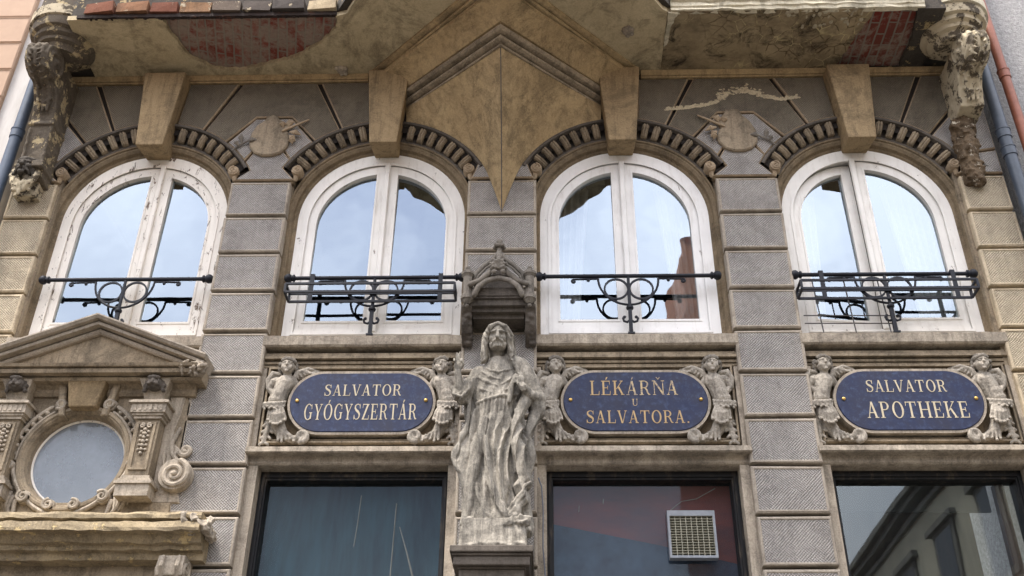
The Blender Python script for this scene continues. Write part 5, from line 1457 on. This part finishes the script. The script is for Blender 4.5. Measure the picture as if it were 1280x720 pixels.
def drapery(co):
    # crisp V-shaped fold valleys running down the cloth (not on head, raised hand or feet)
    X, Y, Z = co[:, 0], co[:, 1], co[:, 2]-4.43
    wob = np.array([mnoise.noise(Vector((x*3.2, y*2.0, z*1.5+4))) for x, y, z in co])
    wob2 = np.array([mnoise.noise(Vector((x*2.0+9, 2, z*2.6))) for x, y, z in co])
    u = (X+.10*np.sin(Z*2.3+.4)-.10*Z*np.sign(X)*.4)*13+wob*1.5
    r = np.abs((u % 1)*2-1)**1.4
    u2 = (X*.7-Z*.55)*11+wob2*1.6
    r2 = np.abs((u2 % 1)*2-1)**1.4
    low = np.clip((1.02-Z)/.25, 0, 1); up = np.clip((Z-.85)/.25, 0, 1)*np.clip((1.36-Z)/.06, 0, 1)
    keep = np.clip((Z-.06)/.06, 0, 1)*np.where((X < -.25) & (Z > 1.0), 0, 1)
    amp = (.042*low*(1-r)*np.clip(.6+wob*1.3, .15, 1)+.009*up*(1-r2))*keep
    c0 = np.stack([X*0+.01, X*0-.26, co[:, 2]], 1)
    d = co-c0; d[:, 2] = 0; d /= np.linalg.norm(d, axis=1)[:, None]+1e-6
    return bow(co-d*amp[:, None], False)
sculpt(B, 'body', M['statue'], st, voxel=.0052, smooth=1, dents=dents, rough=.002, rscale=26, post=drapery)
def locks(co):
    h = SP(626, 428, .045); r = co-np.array(h); an = np.arctan2(r[:, 0], -r[:, 1])
    k = .0075*np.sin(an*19+8*np.sin(r[:, 2]*14))
    u = r.copy(); u[:, 2] *= .2; u /= np.linalg.norm(u, axis=1)[:, None]+1e-6
    k = k*np.clip((h.z+.085-co[:, 2])/.05, 0, 1)
    return bow(co+u*k[:, None], True)
sculpt(hair, 'hair', M['statue'], st, voxel=.0055, smooth=1, rough=.003, rscale=34, post=locks)
# rough base cut from the same stone
bs = MB()
bs.add([(-.245, -.545, 4.212), (.255, -.545, 4.212), (.265, -.02, 4.212), (-.255, -.02, 4.212), (-.225, -.52, 4.445), (.235, -.52, 4.445), (.245, -.04, 4.445), (-.235, -.04, 4.445)], [(0,1,5,4), (1,2,6,5), (2,3,7,6), (3,0,4,7), (4,5,6,7), (3,2,1,0)])
rubble(bs, 22, .19, -.44, 4.42, .07, .10, .03, .012, .035)
for k in range(14): bs.ball((random.uniform(-.24, .24), -.535, 4.235+random.uniform(-.02, .01)), (random.uniform(.03, .06), .02, .012), 7)
sculpt(bs, 'plinth', M['statue'], st, voxel=.008, smooth=2, rough=.007, rscale=14)
# pedestal bracket
pd = MB()
for (z0, z1, w, y) in ((4.215, 4.265, .30, -.60), (4.195, 4.215, .285, -.58), (4.13, 4.195, .275, -.565), (4.115, 4.13, .245, -.53), (4.04, 4.115, .235, -.51), (4.02, 4.04, .215, -.48), (3.92, 4.02, .20, -.45), (3.6, 3.92, .17, -.30)):
    pd.box(-w, w, y, -.002, z0-.055, z1-.055)
o = pd.build('statue_bracket', M['dark'], None, origin=(0, -.002, 3.6)); bv = o.modifiers.new('b', 'BEVEL'); bv.width = .008; bv.segments = 2
tag(o, 'dark stepped stone bracket carrying the robed statue', 'pedestal')

# canopy above the statue ------------------------------------------------------
cp = thing('statue_canopy', 'small dark gothic stone canopy on the pier above the statue', 'canopy', (0, 0, 6.2))
c = MB()
CY = -.36
c.box(-.27, .27, -.30, -.004, 6.52, 6.60); c.box(-.25, .25, -.27, -.004, 6.44, 6.50); c.box(-.235, .235, -.23, -.004, 6.40, 6.44); c.box(-.22, .22, -.18, -.004, 6.36, 6.40); c.box(-.26, .26, -.29, -.004, 6.50, 6.52)
V = []
c.prism([(-.25, 6.60), (.25, 6.60), (.12, 6.80), (0, 6.93), (-.12, 6.80)], 'y', -.12, -.004)
c.build('vault', M['dark'], cp)
a = MB()
arch1 = [(-.205+.0, CY+.02, 6.50), (-.17, CY, 6.575), (-.10, CY, 6.635), (0, CY, 6.66), (.10, CY, 6.635), (.17, CY, 6.575), (.205, CY+.02, 6.50)]
a.limb(arch1, .024, 9); a.limb([(x*1.06, y+.03, z+.035) for x, y, z in arch1], .022, 9)
for s in (-1, 1):
    a.limb([(s*.24, CY, 6.60), (s*.16, CY, 6.635), (s*.085, CY-.01, 6.70), (s*.045, CY-.015, 6.76)], [.024, .024, .026, .022], 9)
    a.limb([(s*.235, CY+.10, 6.68), (s*.20, CY+.1, 6.78), (s*.13, CY+.1, 6.86), (s*.055, CY+.1, 6.92), (0, CY+.1, 7.0)], [.020, .020, .020, .022, .022], 9)
    a.limb([(s*.215, CY+.10, 6.66), (s*.18, CY+.1, 6.75), (s*.115, CY+.1, 6.83), (s*.05, CY+.1, 6.88)], .012, 8)
a.build('ogee_arch', M['carved_dark'], cp, angle=50)
for s in (-1, 1):
    p = MB(); px = s*.268
    def oct(z0, z1, r0, r1): p.lathe([(0, z0), (r0, z0), (r1, z1), (0, z1)], (px, CY+.05, 0), 'z', 8, PI/8, PI/8+2*PI)
    oct(6.43, 6.47, .02, .05); oct(6.47, 6.50, .058, .058); oct(6.50, 6.53, .048, .042); oct(6.53, 6.70, .040, .040); oct(6.70, 6.72, .042, .056); oct(6.72, 6.745, .060, .060); oct(6.745, 6.78, .045, .02)
    p.ball((px, CY+.05, 6.795), .022, 10); p.ball((px, CY+.05, 6.415), .018, 8)
    p.box(px-.035, px+.035, CY+.06, -.004, 6.50, 6.72)
    p.build('corner_post', M['carved_dark'], cp)
    q = MB(); qx = s*.275
    q.prism([(-.004, 6.46), (-.26, 6.46), (-.27, 6.43), (-.24, 6.40), (-.20, 6.36), (-.19, 6.30), (-.14, 6.24), (-.06, 6.19), (-.004, 6.17)], 'x', qx-.045, qx+.045)
    for k in range(6): q.ball((qx+random.uniform(-.025, .025), -.21+.03*k, 6.37-.036*k), (.035, .03, .03), 8)
    sculpt(q, 'leaf_corbel', M['dark'], cp, voxel=.007, smooth=2, rough=.006, rscale=30)
f = MB(); random.seed(8)
f.limb([(0, CY+.08, 6.92), (0, CY+.08, 7.06)], [.03, .018], 8); f.ball((0, CY+.08, 7.09), (.032, .032, .036), 10)
for k in range(8):
    an = k*PI/4; f.ball((.042*math.cos(an), CY+.08+.042*math.sin(an), 7.035+.012*(k % 2)), .019, 8)
for k in range(7):
    an = rad(-20+220*k/6); f.limb([(0, CY-.03, 6.74), (.05*math.cos(an), CY-.06, 6.755+.055*math.sin(an)), (.07*math.cos(an), CY-.04, 6.765+.085*math.sin(an))], [.018, .018, .012], 7)
for e in (-1, 1): f.ball((e*.04, CY-.04, 6.70), (.024, .022, .022), 9)
f.limb([(0, CY-.02, 6.80), (0, CY+.03, 6.90)], [.02, .026], 8)
sculpt(f, 'finial', M['carved_dark'], cp, voxel=.0055, smooth=1, rough=.004, rscale=40)

# carved shields on the spandrels
def shield(xc, s, label):
    t = thing('carved_shield', label, 'ornament', (xc, 0, 8.36), 'carved shields over the piers')
    P = [(0, .56), (.06, .50), (.15, .43), (.185, .38), (.17, .33), (.20, .27), (.215, .20), (.20, .11), (.14, .03), (.06, -.005), (-.06, -.005), (-.14, .03), (-.20, .11), (-.215, .20), (-.205, .30), (-.165, .40), (-.10, .46), (-.06, .52)]
    if s < 0: P = [(.05, .56), (.075, .48), (.15, .40), (.20, .28), (.215, .20), (.20, .11), (.14, .03), (.06, -.005), (-.06, -.005), (-.14, .03), (-.20, .11), (-.215, .18), (-.19, .26), (-.16, .30), (-.19, .36), (-.15, .45), (-.10, .52), (-.09, .56)]
    P = [(xc+a*.93, 8.345+b*.95) for a, b in P]
    MB().prism(P, 'y', -.035, .03, .012).build('shield', M['smooth'], t)
    m = MB()
    sg = s
    # twisted branch top corner, sprig at the other lower corner
    m.limb([(xc+sg*.12, -.04, 8.64), (xc+sg*.20, -.045, 8.68), (xc+sg*.28, -.035, 8.74), (xc+sg*.36, -.02, 8.80)], [.012, .015, .012, .010], 8)
    for (a, b, an, L) in ((.17, 8.70, 60, .08), (.14, 8.73, 20, .09), (.20, 8.63, -20, .11), (.20, 8.58, -50, .09), (.22, 8.54, -75, .06), (.12, 8.70, 110, .06)):
        d = Vector((sg*math.cos(rad(an)), 0, math.sin(rad(an)))); p = Vector((xc+sg*a, -.035, b))
        m.limb([p, p+d*L*.5+Vector((0, -.02, 0)), p+d*L], [.012, .034, .008], 8, ((0, 1, 0), .6))
    sculpt(m, 'laurel_branch', M['edge'], t, voxel=.0042, smooth=1)
    m = MB()
    m.limb([(xc-sg*.36, -.012, 8.42), (xc-sg*.29, -.02, 8.48), (xc-sg*.20, -.03, 8.53)], [.009, .010, .010], 7)
    for (a, b, an, L) in ((.27, 8.50, 100, .12), (.22, 8.52, 10, .10), (.30, 8.47, 130, .06)):
        d = Vector((sg*math.cos(rad(an)), 0, math.sin(rad(an)))); p = Vector((xc-sg*a, -.03, b))
        m.limb([p, p+d*L*.5+Vector((0, -.018, 0)), p+d*L], [.010, .028, .007], 8, ((0, 1, 0), .6))
    sculpt(m, 'laurel_sprig', M['carved_dark'], t, voxel=.004, smooth=1)
shield(-2.31, 1, 'carved blank shield with laurel between the two left windows')
shield(2.29, -1, 'carved blank shield with laurel between the two right windows')

# ventilator in the maroon shop window
v = thing('ventilator', 'square grey ventilator grille set in the maroon shop window', 'vent', (1.555, .25, 4.38))
x0, x1, z0, z1 = 1.365, 1.745, 4.385, 4.775
MB().ring([(x0, z0), (x0, z1), (x1, z1), (x1, z0)], [(x0+.018, z0+.02), (x0+.018, z1-.045), (x1-.018, z1-.045), (x1-.018, z0+.02)], .195, .268).build('frame', M['vent_frame'], v)
MB().box(x0+.015, x1-.015, .235, .26, z0+.015, z1-.04).build('core', M['vent_core'], v)
gd = MB()
for k in range(9): xx = x0+.018+(x1-x0-.036)*k/8; gd.box(xx-.0025, xx+.0025, .205, .235, z0+.018, z1-.043)
for k in range(16): zz = z0+.02+(z1-z0-.065)*k/15; gd.box(x0+.018, x1-.018, .206, .234, zz-.002, zz+.002)
gd.build('grille', M['vent_bar'], v)

# loose cable beside the statue
cb = MB(); cb.limb([(.335, .02, 4.98), (.36, .0, 4.90), (.372, .0, 4.7), (.368, .0, 4.4), (.39, .0, 4.1), (.41, .0, 3.8)], .006, 6)
tag(cb.build('cable', M['cable'], None, origin=(.36, 0, 3.8), smooth=True), 'thin grey cable hanging down the shop window edge beside the statue', 'cable')

# ------------------------------------------------------------------ pipes, neighbours
def pipe(x, y, r, z0, z1, mat, label, collars, name='drainpipe'):
    t = thing(name, label, 'pipe', (x, y, z0))
    MB().lathe([(0, z0), (r, z0), (r, z1), (0, z1)], (x, y, 0), 'z', 20).build('tube', mat, t, angle=40)
    for z in collars:
        MB().lathe([(r, z-.05), (r+.008, z-.048), (r+.008, z+.04), (r+.013, z+.042), (r+.013, z+.055), (r, z+.06)], (x, y, 0), 'z', 20).build('collar', mat, t, angle=40)
    return t
pipe(4.80, -.12, .058, 0, 13, M['pipe_blue'], 'blue-grey drainpipe at the right edge of the house', (8.42, 8.2, 6.3, 10.2))
pipe(4.99, -.12, .048, 0, 13, M['pipe_copper'], 'copper coloured drainpipe by the rough grey wall at right', (9.2, 7.2, 5.0))
pipe(-4.80, -.13, .055, 0, 13, M['pipe_dark'], 'dark blue drainpipe at the left edge of the house', (8.55, 6.5, 4.5))
rn = MB().box(4.87, 12, .03, 8, 0, 15).build('neighbour_house', M['render'], None, origin=(8, .03, 0))
tag(rn, 'neighbouring house wall of rough grey render at the right', 'building')
ln = thing('neighbour_house', 'neighbouring house with beige stone cladding and a pale edge strip at the left', 'building', (-8, 0, 0))
MB().box(-13, -4.87, .04, 8, 0, 15).build('wall', M['nb_pale'], ln)
cl = MB(); z = .2
while z < 15:
    cl.block(-8.0, -5.17, z+.006, z+.39, -.02, .05, .012, .0); z += .39
cl.build('cladding', [M['nb_beige'], M['nb_beige']], ln)

# ------------------------------------------------------------------ the street in front (seen in the panes only)
gr = MB().box(-70, 70, -90, 20, -.3, 0).build('ground', M['paving']); tag(gr, kind='structure')
rd = MB().box(-3.5, 3.8, -80, -3.0, .0, .004).build('road', M['asphalt']); tag(rd, kind='structure')
pv = MB().box(-14, 14, -2.6, .3, 0, .12).build('pavement', M['paving']); tag(pv, kind='structure')
def row_house(x0, x1, ya, yb, h, label, face, wm, storeys, rows):
    t = thing('street_house', label, 'building', ((x0+x1)/2, (ya+yb)/2, 0))
    MB().box(x0, x1, yb, ya, 0, h).build('wall', wm, t)
    s = 1 if face == x1 else -1
    e = MB(); 
    for (z0, z1, d) in ((h-.45, h-.35, .08), (h-.25, h-.1, .22), (h-.1, h+.02, .34), (h*.5-.1, h*.5+.06, .10)):
        e.box(min(face, face+s*d)-.0, max(face, face+s*d), yb, ya, z0, z1)
    e.build('eaves', M['opp_trim'], t)
    rf = MB(); rf.prism([(x0-.3 if s < 0 else x0, h+.02), (x1+.3 if s > 0 else x1, h+.02), ((x0+x1)/2, h+(x1-x0)*.32)], 'y', yb, ya); rf.build('roof', M['roof_tile'], t)
    for zc in storeys:
        for y in rows:
            w = MB(); w.box(min(face, face+s*.05), max(face, face+s*.05), y-.55, y+.55, zc-.85, zc+.9)
            w.box(min(face, face+s*.14), max(face, face+s*.14), y-.7, y+.7, zc+.9, zc+1.02)
            wo = w.build('window', M['opp_trim'], t)
            MB().box(min(face, face+s*.058), max(face, face+s*.058), y-.42, y+.42, zc-.72, zc+.78).build('pane', M['opp_glass'], wo)
    return t
row_house(8, 15, -5.2, -30, 10.0, 'three-storey pale house across the street with grey trim, mirrored in the right shop window', 8, M['opp_wall'], (1.9, 5.1, 8.0), [-6.6-2.3*k for k in range(10)])
row_house(-16, -8.5, -6, -34, 7.4, 'two-storey house on the left side of the facing street', -8.5, M['opp_wall'], (1.9, 5.0), [-7.5-2.6*k for k in range(10)])
row_house(5.1, 8.0, -22, -26, 23.6, 'tall narrow red-roofed house mirrored in the clean white window', 8.0, plain('brown_render', (186,128,96), (150,106,84), .9, 1.2), (8, 12, 15), [-24])
def tree(x, y, h, r, label, seed):
    random.seed(seed)
    t = thing('tree', label, 'tree', (x, y, 0))
    tr = MB(); tr.limb([(x, y, 0), (x+.2, y, h*.35), (x-.1, y+.1, h*.7)], [.3, .22, .08], 10)
    for k in range(7):
        a = random.uniform(0, 2*PI); z = h*random.uniform(.35, .6)
        tr.limb([(x+.1, y, z), (x+math.cos(a)*r*.4, y+math.sin(a)*r*.4, z+h*.15), (x+math.cos(a)*r*.8, y+math.sin(a)*r*.8, z+h*.28)], [.1, .06, .02], 6)
    tr.build('trunk', M['bark'], t, smooth=True)
    cr = MB(); cl = [(Vector((x+random.gauss(0, r*.45), y+random.gauss(0, r*.45), h*random.uniform(.42, .95))), random.uniform(.5, 1.1)) for k in range(60)]
    for c0, s in cl:
        for k in range(70):
            p = c0+Vector((random.gauss(0, s*.5), random.gauss(0, s*.5), random.gauss(0, s*.4)))
            u = Vector((random.uniform(-1,1), random.uniform(-1,1), random.uniform(-1,1))).normalized()*.14; w = u.cross(Vector((random.uniform(-1,1), random.uniform(-1,1), .3))).normalized()*.08
            cr.add([p-u, p+w, p+u, p-w], [(0,1,2,3)])
    cr.build('crown', M['leaf'], t)
tree(-3.2, -42, 10, 3.0, 'leafy dark tree at the far left end of the facing street', 1)
tree(1.8, -46, 11, 3.2, 'leafy dark tree in the middle of the far end of the facing street', 2)
tree(5.6, -40, 9.5, 2.6, 'leafy dark tree at the far right end of the facing street', 3)

# ------------------------------------------------------------------ camera and light
cam = bpy.data.cameras.new('camera'); co = bpy.data.objects.new('camera', cam); COL.objects.link(co)
th, yaw, roll = .57524, .0336, .0116
fwd = Vector((-math.sin(yaw)*math.cos(th), math.cos(yaw)*math.cos(th), math.sin(th)))
r_ = Vector((math.cos(yaw), math.sin(yaw), 0)); u_ = r_.cross(fwd)
rx = r_*math.cos(roll)+u_*math.sin(roll); ux = -r_*math.sin(roll)+u_*math.cos(roll)
from mathutils import Matrix
co.matrix_world = Matrix(((rx.x, ux.x, -fwd.x, .3746), (rx.y, ux.y, -fwd.y, -8), (rx.z, ux.z, -fwd.z, 1.6), (0, 0, 0, 1)))
cam.sensor_width = 36; cam.lens = 1332.2/1280*36; cam.clip_end = 500; cam.clip_start = .1
scene.camera = co

EL, AZ = 66, 232          # veiled sun, high behind the camera to the left
w = bpy.data.worlds.new('World'); scene.world = w; w.use_nodes = True
nt = w.node_tree; bg = nt.nodes['Background']
sky = nt.nodes.new('ShaderNodeTexSky'); sky.sky_type = 'NISHITA'; sky.sun_disc = False
sky.sun_elevation = rad(EL); sky.sun_rotation = rad(AZ); sky.air_density = 1.0; sky.dust_density = 3.0; sky.ozone_density = 1.0; sky.altitude = 100
tcw = nt.nodes.new('ShaderNodeTexCoord'); cn = nt.nodes.new('ShaderNodeTexNoise'); cn.inputs['Scale'].default_value = 3.2; cn.inputs['Detail'].default_value = 5; cn.inputs['Roughness'].default_value = .5
nt.links.new(tcw.outputs['Generated'], cn.inputs['Vector'])
cr = nt.nodes.new('ShaderNodeValToRGB'); cr.color_ramp.elements[0].position = .30; cr.color_ramp.elements[0].color = (.12,)*3+(1,); cr.color_ramp.elements[1].position = .62
nt.links.new(cn.outputs['Fac'], cr.inputs[0])
mx = nt.nodes.new('ShaderNodeMix'); mx.data_type = 'RGBA'; mx.inputs[7].default_value = (9.8, 9.9, 10.6, 1)   # thin bright cloud
nt.links.new(cr.outputs[0], mx.inputs[0]); nt.links.new(sky.outputs[0], mx.inputs[6])
# an overcast sky is about three times brighter overhead than at the horizon
sx = nt.nodes.new('ShaderNodeSeparateXYZ'); nt.links.new(tcw.outputs['Generated'], sx.inputs[0])
mr = nt.nodes.new('ShaderNodeMapRange'); mr.inputs['From Min'].default_value = 0; mr.inputs['From Max'].default_value = 1; mr.inputs['To Min'].default_value = .42; mr.inputs['To Max'].default_value = 1.65
nt.links.new(sx.outputs['Z'], mr.inputs['Value'])
mu = nt.nodes.new('ShaderNodeVectorMath'); mu.operation = 'SCALE'
nt.links.new(mx.outputs[2], mu.inputs[0]); nt.links.new(mr.outputs[0], mu.inputs['Scale']); nt.links.new(mu.outputs[0], bg.inputs[0])
bg.inputs[1].default_value = .15
sun = bpy.data.lights.new('sun', 'SUN'); so = bpy.data.objects.new('sun', sun); COL.objects.link(so)
sun.energy = 2.2; sun.angle = rad(11); sun.color = (1, .93, .84)
d = Vector((math.sin(rad(AZ))*math.cos(rad(EL)), math.cos(rad(AZ))*math.cos(rad(EL)), math.sin(rad(EL))))
so.rotation_euler = d.to_track_quat('Z', 'Y').to_euler(); so.location = (0, -10, 20)
scene.view_settings.view_transform = 'Standard'; scene.view_settings.look = 'None'
scene.view_settings.exposure = 1.2; scene.view_settings.gamma = 1; scene.view_settings.use_curve_mapping = False
scene.cycles.max_bounces = 8; scene.cycles.diffuse_bounces = 2
